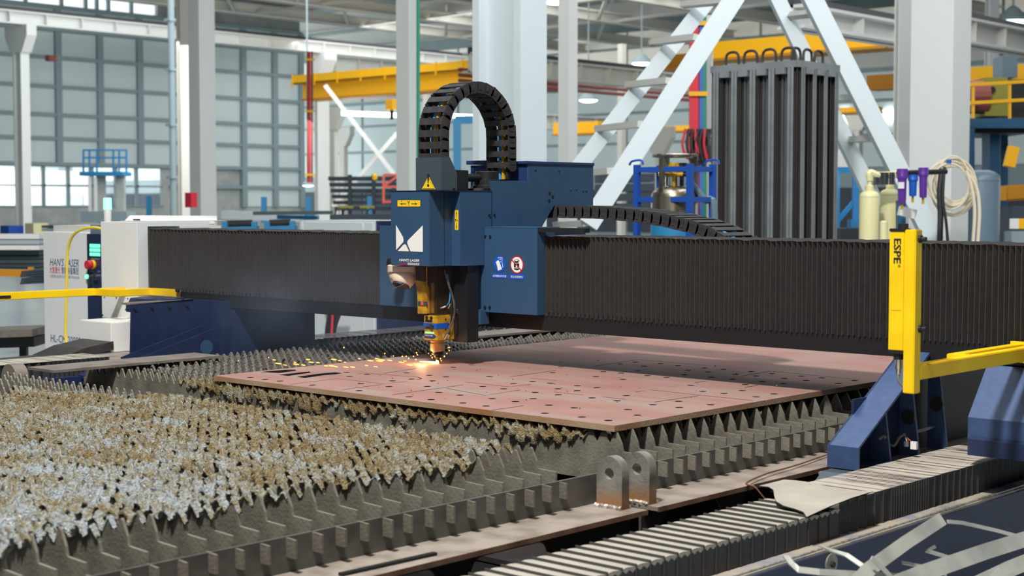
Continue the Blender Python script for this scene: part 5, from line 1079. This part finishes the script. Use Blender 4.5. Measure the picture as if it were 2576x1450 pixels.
rrect(cx_, cz_, b[0] - a[0] + 0.003, a[2] - b[2] + 0.003, 5.2, 'ytext', 'label_border'); rrect(cx_, cz_, b[0] - a[0], a[2] - b[2], 5.1994, 'ylabel', 'axis_label')
text('Y', 0.034, (cx_, 5.1985, cz_), X1, Z1, 'ytext', ch, width=0.018)
def arrow(p0, p1, nrm, up, m='ytext', w=0.003):
    p0, p1, up = Vector(p0), Vector(p1), Vector(up); d = (p1 - p0).normalized(); h = p1 - d * 0.016
    decal([p0 - up * w / 2, h - up * w / 2, h - up * w * 1.5, p1, h + up * w * 1.5, h + up * w / 2, p0 + up * w / 2], m, ch, 'arrow', nrm)
arrow((cx_ - 0.018, 5.1985, cz_ - 0.002), (cx_ - 0.062, 5.1985, cz_ - 0.002), NY, Z1); arrow((cx_ + 0.018, 5.1985, cz_ - 0.002), (cx_ + 0.062, 5.1985, cz_ - 0.002), NY, Z1)
text('+', 0.016, (cx_ - 0.05, 5.1985, cz_ + 0.011), X1, Z1, 'ytext', ch); text('-', 0.02, (cx_ + 0.045, 5.1985, cz_ + 0.01), X1, Z1, 'ytext', ch)
a, b = em(235, 1182), em(585, 1250); text("HAN'S LASER", 0.017, ((a[0] + b[0]) / 2, 5.2, (a[2] + b[2]) / 2 + 0.001), X1, Z1, 'wdecal', ch, width=b[0] - a[0], shear=0.25, bold=0.0003)
a, b = em(238, 1255), em(370, 1300); text('大族激光', 0.0135, ((a[0] + b[0]) / 2, 5.2, (a[2] + b[2]) / 2), X1, Z1, 'rdecal', ch, width=b[0] - a[0])
a, b = em(384, 1252), em(588, 1304); text('智能装备集团', 0.0135, ((a[0] + b[0]) / 2, 5.2, (a[2] + b[2]) / 2), X1, Z1, 'wdecal', ch, width=b[0] - a[0])
# Z label on the narrow strip
ys_ = 5.354; a = YP(1144.5, 529, ys_); b = YP(1153.5, 579, ys_); cx_, cz_ = (a.x + b.x) / 2, (a.z + b.z) / 2
rrect(cx_, cz_, b.x - a.x, a.z - b.z, ys_, 'ylabel', 'axis_label', 0.003)
text('Z', 0.02, (cx_, ys_ - 0.0012, cz_), (0, 0, 1), (-1, 0, 0), 'ytext', ch, width=0.013); arrow((cx_, ys_ - 0.0012, cz_ + 0.012), (cx_, ys_ - 0.0012, cz_ + 0.046), NY, X1, w=0.002); arrow((cx_, ys_ - 0.0012, cz_ - 0.012), (cx_, ys_ - 0.0012, cz_ - 0.046), NY, X1, w=0.002)
# safety stickers on the right cover panel
def sp_(zx, zy): q = YP(1180 + zx / 8.055, 620 + zy / 8.055, 5.53); return (q.x, 5.53, q.z)
def poly_(pts, m, nm, lift=0): return decal([(sp_(*p)[0], 5.53 - lift, sp_(*p)[2]) for p in pts], m, ch, nm, NY)
c = sp_(622, 355); r = (sp_(748, 355)[0] - sp_(500, 355)[0]) / 2
decal(disc_pts(c, X1, Z1, r), 'bdecal', ch, 'glove_sign', NY)
poly_([(548, 318), (556, 306), (570, 318), (566, 296), (580, 288), (590, 306), (588, 284), (602, 282), (612, 300), (620, 316), (640, 380), (668, 466), (592, 494), (574, 400)], 'wdecal', 'glove', 0.001)
for a_, b_ in (((590, 250), (600, 228)), ((600, 228), (676, 228)), ((676, 228), (672, 320)), ((672, 320), (690, 424)), ((690, 424), (660, 424)), ((626, 280), (624, 250)), ((650, 276), (646, 240)), ((636, 330), (650, 300))):
    p, q = Vector(sp_(*a_)), Vector(sp_(*b_)); d = (q - p).normalized(); nn = d.cross(Vector(NY)) * 0.0011; o = Vector((0, -0.001, 0))
    decal([p - nn + o, q - nn + o, q + nn + o, p + nn + o], 'wdecal', ch, 'glove_outline', NY)
c = sp_(972, 375); r = (sp_(1108, 375)[0] - sp_(838, 375)[0]) / 2
decal(disc_pts(c, X1, Z1, r), 'rdecal', ch, 'no_flammables_sign', NY); decal(disc_pts((c[0], 5.5295, c[2]), X1, Z1, r * 0.86), 'wdecal', ch, 'sign_field', NY)
poly_([(918, 290), (930, 274), (970, 266), (1010, 272), (1022, 290), (1008, 306), (1006, 336), (930, 330), (930, 306)], 'ytext', 'canister', 0.0015); poly_([(926, 288), (970, 276), (1012, 290), (970, 302)], 'wdecal', 'canister_lid', 0.0022)
poly_([(916, 342), (1022, 350), (1022, 430), (916, 424)], 'ytext', 'canister', 0.0015); poly_([(918, 444), (1022, 450), (1018, 474), (970, 482), (920, 468)], 'ytext', 'canister', 0.0015); poly_([(968, 356), (982, 390), (984, 416), (968, 428), (954, 412), (956, 390)], 'wdecal', 'flame', 0.0022)
p, q = Vector(sp_(872, 268)), Vector(sp_(1068, 486)); d = (q - p).normalized(); nn = d.cross(Vector(NY)) * 0.0022; o = Vector((0, -0.003, 0)); decal([p - nn + o, q - nn + o, q + nn + o, p + nn + o], 'rdecal', ch, 'sign_bar', NY)
poly_([(472, 540), (770, 548), (770, 654), (476, 644)], 'bdecal', 'sign_caption'); poly_([(820, 558), (1124, 572), (1124, 680), (820, 664)], 'bdecal', 'sign_caption')
a, b = sp_(484, 604), sp_(760, 612); text('必须戴防护手套', 0.012, ((a[0] + b[0]) / 2, 5.5292, (a[2] + b[2]) / 2), X1, Z1, 'wdecal', ch, width=b[0] - a[0])
a, b = sp_(850, 618), sp_(1094, 630); text('禁止放易燃物', 0.012, ((a[0] + b[0]) / 2, 5.5292, (a[2] + b[2]) / 2), X1, Z1, 'wdecal', ch, width=b[0] - a[0])
# Z slide, bracket, laser head
sbox(-5.385, -5.277, 5.42, 5.5, 0.965, 1.347).build('z_slide', 'beam', ch, bevel=0.002)
MB().prism([(-5.374, 1.34), (-5.30, 1.34), (-5.30, 1.125), (-5.262, 1.125), (-5.262, 1.052), (-5.374, 1.04)], 'y', 5.50, 5.56).build('slide_bracket', 'blue', ch)
MB().box(-5.52, -5.452, 5.31, 5.44, 1.1, 1.347).build('head_core', 'bronze', ch)
pk = [YP(1046, 705, 5.3), YP(1068, 708, 5.3), YP(1074, 742, 5.3), YP(1075, 790, 5.3), YP(1052, 790, 5.3), YP(1051, 745, 5.3)]
MB().prism([(p.x, p.z) for p in pk], 'y', 5.295, 5.33).build('yellow_cover', 'brass', ch, bevel=0.002)
MB().prism([(YP(1046, 672, 5.3).x, 1.345), (YP(1068, 672, 5.3).x, 1.345), (pk[1].x, pk[1].z), (pk[0].x, pk[0].z)], 'y', 5.30, 5.33).build('dark_cover', 'bronze', ch)
a = YP(1052, 758, 5.295); b = YP(1075, 770, 5.295); sbox(a.x, b.x, 5.292, 5.296, b.z, a.z).build('grey_band', 'hood', ch); sbox((a.x + b.x) / 2 - 0.008, (a.x + b.x) / 2 + 0.008, 5.290, 5.293, b.z + 0.002, a.z).build('orange_button', 'orange', ch)
sbox(-5.452, -5.385, 5.315, 5.44, 1.1, 1.347).build('amber_shield', 'amber', ch)
MB().cyl((-5.455, 5.312, 1.115), (-5.455, 5.312, 1.34), 0.004, n=8).cyl((-5.43, 5.33, 1.11), (-5.43, 5.33, 1.26), 0.009, n=10).build('brass_rod', 'brass', ch)
lb = MB(); x0_, x1_ = -5.464, -5.371
sbox(x0_, x1_, 5.30, 5.445, 0.974, 1.10).build('lower_block', 'brass', ch, bevel=0.004)
sbox(x0_ - 0.001, x1_ + 0.001, 5.298, 5.38, 1.035, 1.062).build('blue_band', 'bdecal', ch)
sbox(x0_ - 0.012, x0_ + 0.004, 5.31, 5.33, 1.042, 1.056).build('clamp', 'steel', ch); MB().cyl((x1_ - 0.03, 5.288, 1.049), (x1_ - 0.03, 5.3, 1.049), 0.011, n=14).cyl((x0_ + 0.02, 5.295, 1.049), (x1_ - 0.03, 5.295, 1.049), 0.006, n=8).build('clamp_screw', 'steel', ch)
for k in range(4): MB().cyl((x0_ + 0.018 + 0.016 * k, 5.2965, 1.014), (x0_ + 0.018 + 0.016 * k, 5.3, 1.014), 0.0042, n=10).build('status_light', 'ledg', ch)
decal([(x0_ + 0.006, 5.3, 0.986), (x1_ - 0.02, 5.3, 0.986), (x1_ - 0.004, 5.3, 0.997), (x1_ - 0.02, 5.3, 1.007), (x0_ + 0.006, 5.3, 1.005)], 'nink', ch, 'maker_label', NY)
text("HAN'S LASER", 0.008, ((x0_ + x1_) / 2 - 0.008, 5.2992, 0.9995), X1, Z1, 'wdecal', ch, width=0.055); text('大族激光', 0.0065, ((x0_ + x1_) / 2 - 0.02, 5.2992, 0.991), X1, Z1, 'rdecal', ch, width=0.024)
for dx in (0.022, 0.055): MB().cyl((x0_ + dx, 5.297, 1.088), (x0_ + dx, 5.3, 1.088), 0.009, n=12).build('screw_hole', 'black', ch)
sbox(x0_ + 0.012, x0_ + 0.06, 5.2985, 5.30, 1.067, 1.078).build('dark_label', 'darkm', ch)
for yy_, zz_ in ((5.36, 1.08), (5.38, 1.055), (5.36, 1.03), (5.40, 1.075)): MB().cyl((x1_, yy_, zz_), (x1_ + 0.002, yy_, zz_), 0.0045, n=8).build('screw_hole', 'black', ch)
nc = (-5.458, 5.39)
MB().lathe(nc, [(0.036, 0.976), (0.036, 0.962), (0.031, 0.958), (0.036, 0.953), (0.036, 0.918), (0.032, 0.914)], 28).build('nozzle_body', 'tan', ch, smooth=True)
MB().lathe(nc, [(0.03, 0.916), (0.027, 0.905), (0.031, 0.903), (0.031, 0.897), (0.02, 0.893), (0.02, 0.884), (0.012, 0.878), (0.004, 0.862)], 24).build('nozzle_tip', 'darkm', ch, smooth=True)
# hoses on the head
def hp(px, py, y=5.40): return YP(px, py, y)
def corr(pts, r, m, nm):
    P = spline(pts, 14); MB().tube(P, [r * (1.0 if i % 2 else 0.8) for i in range(len(P))], 8).build(nm, m, ch, smooth=True)
corr([hp(1118, 680, 5.36), hp(1128, 715, 5.36), hp(1137, 742, 5.36), hp(1143, 770, 5.36), hp(1141, 800, 5.36), hp(1132, 825, 5.36), hp(1126, 842, 5.36)], 0.0065, 'steel', 'metal_hose')
corr([hp(1124, 690, 5.38), hp(1134, 735, 5.38), hp(1137, 775, 5.38), hp(1134, 815, 5.38), hp(1128, 846, 5.38)], 0.0045, 'darkm', 'metal_hose')
MB().tube(spline([hp(1125, 690, 5.37), hp(1132, 730, 5.37), hp(1131, 757, 5.37), hp(1124, 770, 5.37)], 6), 0.0035, 6).build('blue_hose', 'sky', ch)
MB().cyl(hp(1108, 776, 5.35), hp(1121, 771, 5.37), 0.006, n=10).cyl(hp(1128, 776, 5.37), hp(1133, 764, 5.37), 0.005, n=10).build('fitting', 'chrome', ch)
MB().cyl(hp(1118, 853, 5.35), hp(1126, 840, 5.36), 0.009, n=10).cyl(hp(1111, 855, 5.35), hp(1120, 852, 5.35), 0.006, n=10).cyl(hp(1126, 853, 5.38), hp(1130, 842, 5.38), 0.006, n=10).build('fitting', 'chrome', ch)
MB().cyl(hp(1146, 783, 5.42), hp(1153, 784, 5.42), 0.012, n=10).build('fitting', 'steel', ch)
# fume cup beside the head
fx = [YP(1014, 668, 5.3), YP(1014, 690, 5.3), YP(1013, 706, 5.28), YP(1010, 718, 5.27)]
MB().tube(spline(fx, 6), [0.079] * 5 + [0.079 - 0.0026 * i for i in range(14)], 24).build('fume_cup', 'peach', ch, smooth=True)
e_ = fx[-1]; MB().cyl(e_ + Vector((0.004, -0.006, 0.004)), e_ + Vector((0.004, -0.01, -0.004)), 0.044, n=20).build('cup_rim', 'rubber', ch)
MB().beam(e_ + Vector((-0.03, -0.012, -0.012)), e_ + Vector((0.045, -0.012, 0.012)), 0.06, 0.003, FH).build('cup_flap', 'pipebrown', ch)
MB().lathe((YP(982, 680, 5.4).x, 5.42), [(0.0, 1.31), (0.03, 1.32), (0.036, 1.345), (0.03, 1.37), (0.0, 1.378)], 16).build('dark_knob', 'beam', ch, smooth=True)

# ------------------------------------------------------------------ energy chains
def chain(name, label, path, x0, x1, along, h=0.056, pitch=0.056, cables=(), rs=0.0):
    """path: list of (s, z) in the plane; the chain is x0..x1 wide across it"""
    P = [Vector((a, 0, b)) for a, b in path]; L = [0]
    for a, b in zip(P, P[1:]): L.append(L[-1] + (b - a).length)
    def at(d):
        for i in range(len(P) - 1):
            if d <= L[i + 1] or i == len(P) - 2:
                u = (d - L[i]) / (L[i + 1] - L[i]); return P[i].lerp(P[i + 1], u), (P[i + 1] - P[i]).normalized()
    W3 = (lambda p, c: Vector((c, p.x, p.z))) if along == 'y' else (lambda p, c: Vector((p.x, c, p.z)))
    m0 = W3(P[0], x0); t = thing(name, label, 'cable chain', m0); n = int(L[-1] / pitch); w = x1 - x0
    # one link, in its own frame: t along +X, across +Y (0..w), outward +Z
    mb = MB(); sh = [(-0.034, -h / 2), (0.02, -h / 2), (0.031, -h * 0.3), (0.035, 0), (0.031, h * 0.3), (0.02, h / 2), (-0.034, h / 2)]
    side = MB().prism(sh, 'y', 0, 0.008).prism([(-0.02, -h * 0.22), (-0.002, -h * 0.22), (-0.002, h * 0.3), (-0.02, h * 0.3)], 'y', -0.002, 0.002)
    side2 = MB().prism(sh, 'y', w - 0.008, w).prism([(-0.02, -h * 0.22), (-0.002, -h * 0.22), (-0.002, h * 0.3), (-0.02, h * 0.3)], 'y', w - 0.002, w + 0.002)
    bar = MB().box(-0.017, 0.017, 0.004, w - 0.004, h / 2 - 0.004, h / 2 + 0.002); bar2 = MB().box(-0.014, 0.014, 0.004, w - 0.004, -h / 2 - 0.001, -h / 2 + 0.004)
    o0 = ORG[t.name]; base = []
    for k in range(n):
        p, d = at((k + 0.5) * pitch); q = W3(p, x0) - o0; th = math.atan2(d.z, d.x)
        lk = bpy.data.objects.new('link', base[0] if base else None)
        if not base:
            allm = MB(); 
            allm.add(side.v, side.f)
            ob_ = allm.build('link', 'rubber'); base.append(ob_.data); base.append(side2.build('side_plate', 'rubber').data); base.append(bar.build('cross_bar', 'rubber').data); base.append(bar2.build('cross_bar', 'rubber').data)
            for nm in [o.name for o in bpy.data.objects if o.data in base and o.parent is None]: bpy.data.objects.remove(bpy.data.objects[nm])
            lk = bpy.data.objects.new('link', base[0])
        COL.objects.link(lk); lk.parent = t; lk.location = q
        lk.rotation_euler = (0, -th, 0) if along == 'x' else (0, 0, 0)
        if along == 'y':
            # map link X -> +Y world, link Y -> +X world
            from mathutils import Matrix
            tx = Vector((0, d.x, d.z)); ac = Vector((1, 0, 0)); nz = Vector((0, -d.z, d.x))
            lk.matrix_basis = Matrix(((tx.x, ac.x, nz.x, q.x), (tx.y, ac.y, nz.y, q.y), (tx.z, ac.z, nz.z, q.z), (0, 0, 0, 1)))
        for b_ in base[1:]:
            c = bpy.data.objects.new('side_plate' if b_ == base[1] else 'cross_bar', b_); COL.objects.link(c); c.parent = lk
    for off, r, m in cables:
        MB().tube([W3(p, x0 + off * w) for p in P], r, 7).build('cable', m, t, smooth=True)
    return t
arc = [(5.292, 1.80), (5.292, 1.99)] + [(5.5355 - 0.2435 * math.cos(math.pi * i / 24), 1.99 + 0.2435 * math.sin(math.pi * i / 24)) for i in range(1, 25)] + [(5.779, 1.84), (5.779, 1.78)]
chain('cable_chain', 'arched black cable chain rising from the cutting head', arc, -5.462, -5.302, 'y', cables=((0.25, 0.012, 'blackcable'), (0.45, 0.009, 'sky'), (0.6, 0.011, 'brass'), (0.78, 0.012, 'blackcable')))
p2 = [(-5.35, 1.613), (-5.0, 1.61), (-4.75, 1.595), (-4.55, 1.572), (-4.38, 1.54), (-4.27, 1.505), (-4.17, 1.455), (-4.12, 1.40), (-4.115, 1.33)]
chain('cable_chain', 'horizontal black cable chain curving down behind the right bellows', p2, 6.06, 6.3, 'x', h=0.062, pitch=0.056, cables=((0.4, 0.014, 'blackcable'), (0.6, 0.01, 'sky')))

# ------------------------------------------------------------------ laser source cabinet
YC = 6.5
lc_ = thing('laser_cabinet', 'white and navy laser cabinet with green displays left of the gantry end', 'cabinet', YP(180, 885, YC))
xa, xb, xc_ = YP(108, 583, YC).x, YP(218, 586, YC).x, -9.95; zt = YP(150, 584, YC).z
sbox(xa, xb, YC, YC + 0.9, 0, zt).build('cabinet_body', 'white', lc_, bevel=0.004); sbox(xb, xc_, YC, YC + 0.9, 0, zt - 0.01).build('control_column', 'navy', lc_)
sbox(xa - 0.01, xc_ + 0.01, YC + 0.1, YC + 0.9, zt, zt + 0.05).build('cabinet_top', 'raft', lc_); sbox(xb + 0.02, xc_, YC + 0.02, YC + 0.1, zt - 0.02, zt + 0.06).build('top_box', 'greytank', lc_)
def cz(px, py): q = YP(px, py, YC); return (q.x, YC, q.z)
a, b = cz(125, 655), cz(198, 670); text("HAN'S LASER", 0.085, ((a[0] + b[0]) / 2, YC, (a[2] + b[2]) / 2), X1, Z1, 'nink', lc_, width=b[0] - a[0], shear=0.25)
a, b = cz(125, 680), cz(152, 682); text('大族激光', 0.06, ((a[0] + b[0]) / 2, YC, (a[2] + b[2]) / 2), X1, Z1, 'rdecal', lc_, width=b[0] - a[0])
a, b = cz(155, 682), cz(198, 684); text('智能装备集团', 0.06, ((a[0] + b[0]) / 2, YC, (a[2] + b[2]) / 2), X1, Z1, 'nink', lc_, width=b[0] - a[0])
a, b = cz(126, 695), cz(200, 700); text('大族激光全资子公司 股票代码002008', 0.028, ((a[0] + b[0]) / 2, YC, (a[2] + b[2]) / 2), X1, Z1, 'gink', lc_, width=b[0] - a[0])
a, b = cz(128, 853), cz(203, 859); text('HL-CM-20000', 0.085, ((a[0] + b[0]) / 2, YC, (a[2] + b[2]) / 2), X1, Z1, 'nink', lc_, width=b[0] - a[0])
for y0, y1 in ((614, 624), (625, 634), (635.5, 645)):
    a, b = cz(227.5, y0), cz(252, y1); sbox(a[0], b[0], YC - 0.008, YC, b[2], a[2]).build('display', 'disp', lc_)
q = cz(240, 652); text('EMERGENCY', 0.022, q, X1, Z1, 'gink', lc_)
q = cz(235, 666); MB().cyl((q[0], YC - 0.06, q[2]), (q[0], YC - 0.02, q[2]), 0.034, n=18).build('emergency_button', 'red', lc_, smooth=True); MB().cyl((q[0], YC - 0.02, q[2]), (q[0], YC, q[2]), 0.036, n=18).build('button_collar', 'crane', lc_)
q = cz(230, 683); text('START', 0.022, q, X1, Z1, 'gink', lc_); q = cz(249, 684); text('OFF', 0.022, q, X1, Z1, 'gink', lc_)
q = cz(227, 696); MB().cyl((q[0], YC - 0.03, q[2]), (q[0], YC, q[2]), 0.026, n=16).build('button_collar', 'chrome', lc_); MB().cyl((q[0], YC - 0.035, q[2]), (q[0], YC - 0.03, q[2]), 0.018, n=16).build('start_button', 'ledg', lc_)
q = cz(247, 697); MB().cyl((q[0], YC - 0.03, q[2]), (q[0], YC, q[2]), 0.026, n=16).build('key_switch', 'chrome', lc_); MB().cyl((q[0], YC - 0.034, q[2]), (q[0], YC - 0.03, q[2]), 0.012, n=12).build('key_slot', 'black', lc_)
q = cz(239, 704); MB().beam((q[0], YC - 0.05, q[2] + 0.02), (q[0] - 0.01, YC - 0.05, q[2] - 0.05), 0.02, 0.006, X1).build('key', 'chrome', lc_)
# yellow cable looping over the cabinet
YCB = 6.0
t = MB().tube(spline([YP(262, 578, YCB), YP(240, 573, YCB), YP(215, 575, YCB), YP(192, 585, YCB), YP(178, 603, YCB), YP(170, 635, YCB), YP(168, 700, YCB), YP(166, 780, YCB), YP(165, 840, YCB), YP(168, 872, YCB)], 8), 0.0105, 8).build('yellow_cable', 'cable', smooth=True); tag(t, 'yellow cable looping down in front of the white laser cabinet', 'cable')
# beacon on the end cover
q = YP(271, 555, 6.35); bc = thing('signal_beacon', 'green glowing signal beacon behind the white end cover', 'beacon', q)
zt = YP(271, 498, 6.35).z; zm = YP(272, 528, 6.35).z
MB().lathe((q.x, q.y), [(0.02, q.z - 0.08), (0.027, q.z), (0.029, zm)], 18).build('beacon_base', 'white', bc, smooth=True); MB().lathe((q.x, q.y), [(0.031, zm), (0.030, zt - 0.004), (0.025, zt), (0.0, zt)], 18).build('beacon_lens', 'beacon', bc, smooth=True)
MB().tube([(q.x - 0.03, q.y - 0.02, q.z - 0.06), (q.x - 0.015, q.y - 0.025, q.z - 0.02), (q.x + 0.015, q.y - 0.025, q.z - 0.015), (q.x + 0.04, q.y - 0.02, q.z - 0.06)], 0.004, 6).build('beacon_wire', 'blackcable', bc)
# black rail ends seen left of cabinet
t = thing('conveyor', 'grey topped black conveyor bed on the floor at the far left edge', 'conveyor', DP(50, 860, 13))
MB().beam(DP(-60, 838, 13), DP(104, 832, 13), 0.5, 0.06, FH).build('bed_top', 'strip', t); MB().beam(DP(-60, 862, 13.1), DP(104, 856, 13.1), 0.4, 0.08, FH).build('bed_frame', 'black', t)
for x in (-20, 60): MB().beam(DP(x, 864, 13.1), DP(x, 1000, 13.1), 0.06, 0.06, RT).build('leg', 'black', t)
# red marker on the long strip
q = ZP(1398, 822, 0.86); t = MB().box(q.x - 0.07, q.x + 0.07, q.y - 0.03, q.y + 0.03, 0.845, 0.885).build('red_clamp', 'red', bevel=0.006); tag(t, 'red and black clamp tool lying on the long strip under the beam', 'tool')
# ------------------------------------------------------------------ sparks
SP = [(865,875,0),(742,912,1),(745,917,1),(763,919,1),(783,912,1),(800,913,1),(820,921,1),(835,921,1),(840,905,1),(855,908,1),(868,912,1),(845,923,1),(870,924,1),(887,924,1),(904,903,1),(922,920,1),(932,908,1),(948,903,1),(955,909,1),(960,906,1),(968,890,0),(980,907,1),(990,896,0),(1012,897,0),(1022,897,0),(1028,902,0),(1040,897,0),(1046,905,0),(1048,888,0),(1050,893,0),(1030,919,1),(1062,916,1),(1075,917,1),(1084,895,0),(1078,890,0),(1087,900,0),(1118,897,0),(1124,890,0),(1110,908,0),(1108,903,0),(1131,875,0),(1128,875,0),(1130,882,0),(945,923,1),(700,915,1),(717,919,1),(600,908,0),(676,900,0),(690,906,1),(775,905,1),(1010,912,1),(1019,909,1)]
m0 = MB().lathe((0, 0), [(0.0, -1), (0.7, -0.7), (1, 0), (0.7, 0.7), (0.0, 1)], 8).build('spark', 'spark'); sm = m0.data; bpy.data.objects.remove(m0)
R5 = random.Random(2)
for (px, py, st) in SP:
    p = YP(px, py, 5.385 - R5.uniform(0, 0.1) if py < 900 else 5.3)
    g = ZP(px, py, 0.862)
    if g.y < p.y or p.z < 0.86: p = g
    o = bpy.data.objects.new('spark', sm); COL.objects.link(o); o.location = p; s_ = R5.uniform(0.0024, 0.0045)
    o.scale = (s_ * 0.8, s_ * 0.8, s_ * (R5.uniform(3, 5.5) if st else 1)); o.rotation_mode = 'QUATERNION'
    o.rotation_quaternion = (Vector((-1, -0.25, 0.05)) if st else Vector((0.2, 0, 1))).to_track_quat('Z', 'Y')
    tag(o, 'long glowing orange spark skimming over the plate left of the nozzle' if st else 'small round glowing spark in the air near the nozzle', 'spark', 'sparks skimming the plate' if st else 'sparks around the nozzle')
p = Vector((-5.458, 5.388, 0.855)); cg = MB().tube(spline([p, p + Vector((-0.02, -0.012, 0.002)), p + Vector((-0.05, -0.025, 0.003)), p + Vector((-0.085, -0.04, 0.003))], 5), [0.006 - 0.0003 * i for i in range(16)], 8).lathe((p.x, p.y), [(0.008, 0.852), (0.006, 0.868), (0.002, 0.876)], 8).build('molten_cut', 'hot'); tag(cg, 'white hot molten spot under the nozzle tip', 'molten metal')
l = bpy.data.lights.new('cut_glow', 'POINT'); l.energy = 1.3; l.color = (1, 0.5, 0.18); l.shadow_soft_size = 0.02; o = bpy.data.objects.new('cut_glow', l); COL.objects.link(o); o.location = p + Vector((-0.05, -0.06, 0.035))
# ------------------------------------------------------------------ cutting fume
hz = bpy.data.materials.new('blue_fume'); hz.use_nodes = True; N = hz.node_tree.nodes; L = hz.node_tree.links; N.remove(N['Principled BSDF'])
vs_ = N.new('ShaderNodeVolumeScatter'); vs_.inputs['Color'].default_value = (0.55, 0.7, 1, 1); vs_.inputs['Anisotropy'].default_value = 0.1
tc = N.new('ShaderNodeTexCoord'); nz = N.new('ShaderNodeTexNoise'); nz.inputs['Scale'].default_value = 2.2; nz.inputs['Detail'].default_value = 3; L.new(tc.outputs['Object'], nz.inputs['Vector'])
mr = N.new('ShaderNodeMapRange'); mr.inputs['From Min'].default_value = 0.42; mr.inputs['From Max'].default_value = 0.75; mr.inputs['To Max'].default_value = 0.38; L.new(nz.outputs['Fac'], mr.inputs['Value'])
gd = N.new('ShaderNodeTexGradient'); gd.gradient_type = 'SPHERICAL'; mp = N.new('ShaderNodeMapping'); mp.inputs['Scale'].default_value = (1, 1, 1); L.new(tc.outputs['Generated'], mp.inputs[0]); mp.inputs['Location'].default_value = (-1, -1, -1); mp.inputs['Scale'].default_value = (2, 2, 2); L.new(mp.outputs[0], gd.inputs[0])
mu = N.new('ShaderNodeMath'); mu.operation = 'MULTIPLY'; L.new(mr.outputs[0], mu.inputs[0]); L.new(gd.outputs['Fac'], mu.inputs[1]); L.new(mu.outputs[0], vs_.inputs['Density']); L.new(vs_.outputs[0], N['Material Output'].inputs['Volume'])
bmh = bmesh.new(); bmesh.ops.create_icosphere(bmh, subdivisions=3, radius=1); me = bpy.data.meshes.new('fume'); bmh.to_mesh(me); bmh.free(); me.materials.append(hz)
for v in me.vertices: v.co = Vector((v.co.x * 1.5, v.co.y * 0.7, v.co.z * 0.42))
o = bpy.data.objects.new('fume', me); COL.objects.link(o); o.location = (-6.3, 5.15, 1.12); tag(o, 'thin bluish fume drifting left of the cutting head', 'fume', kind='stuff')
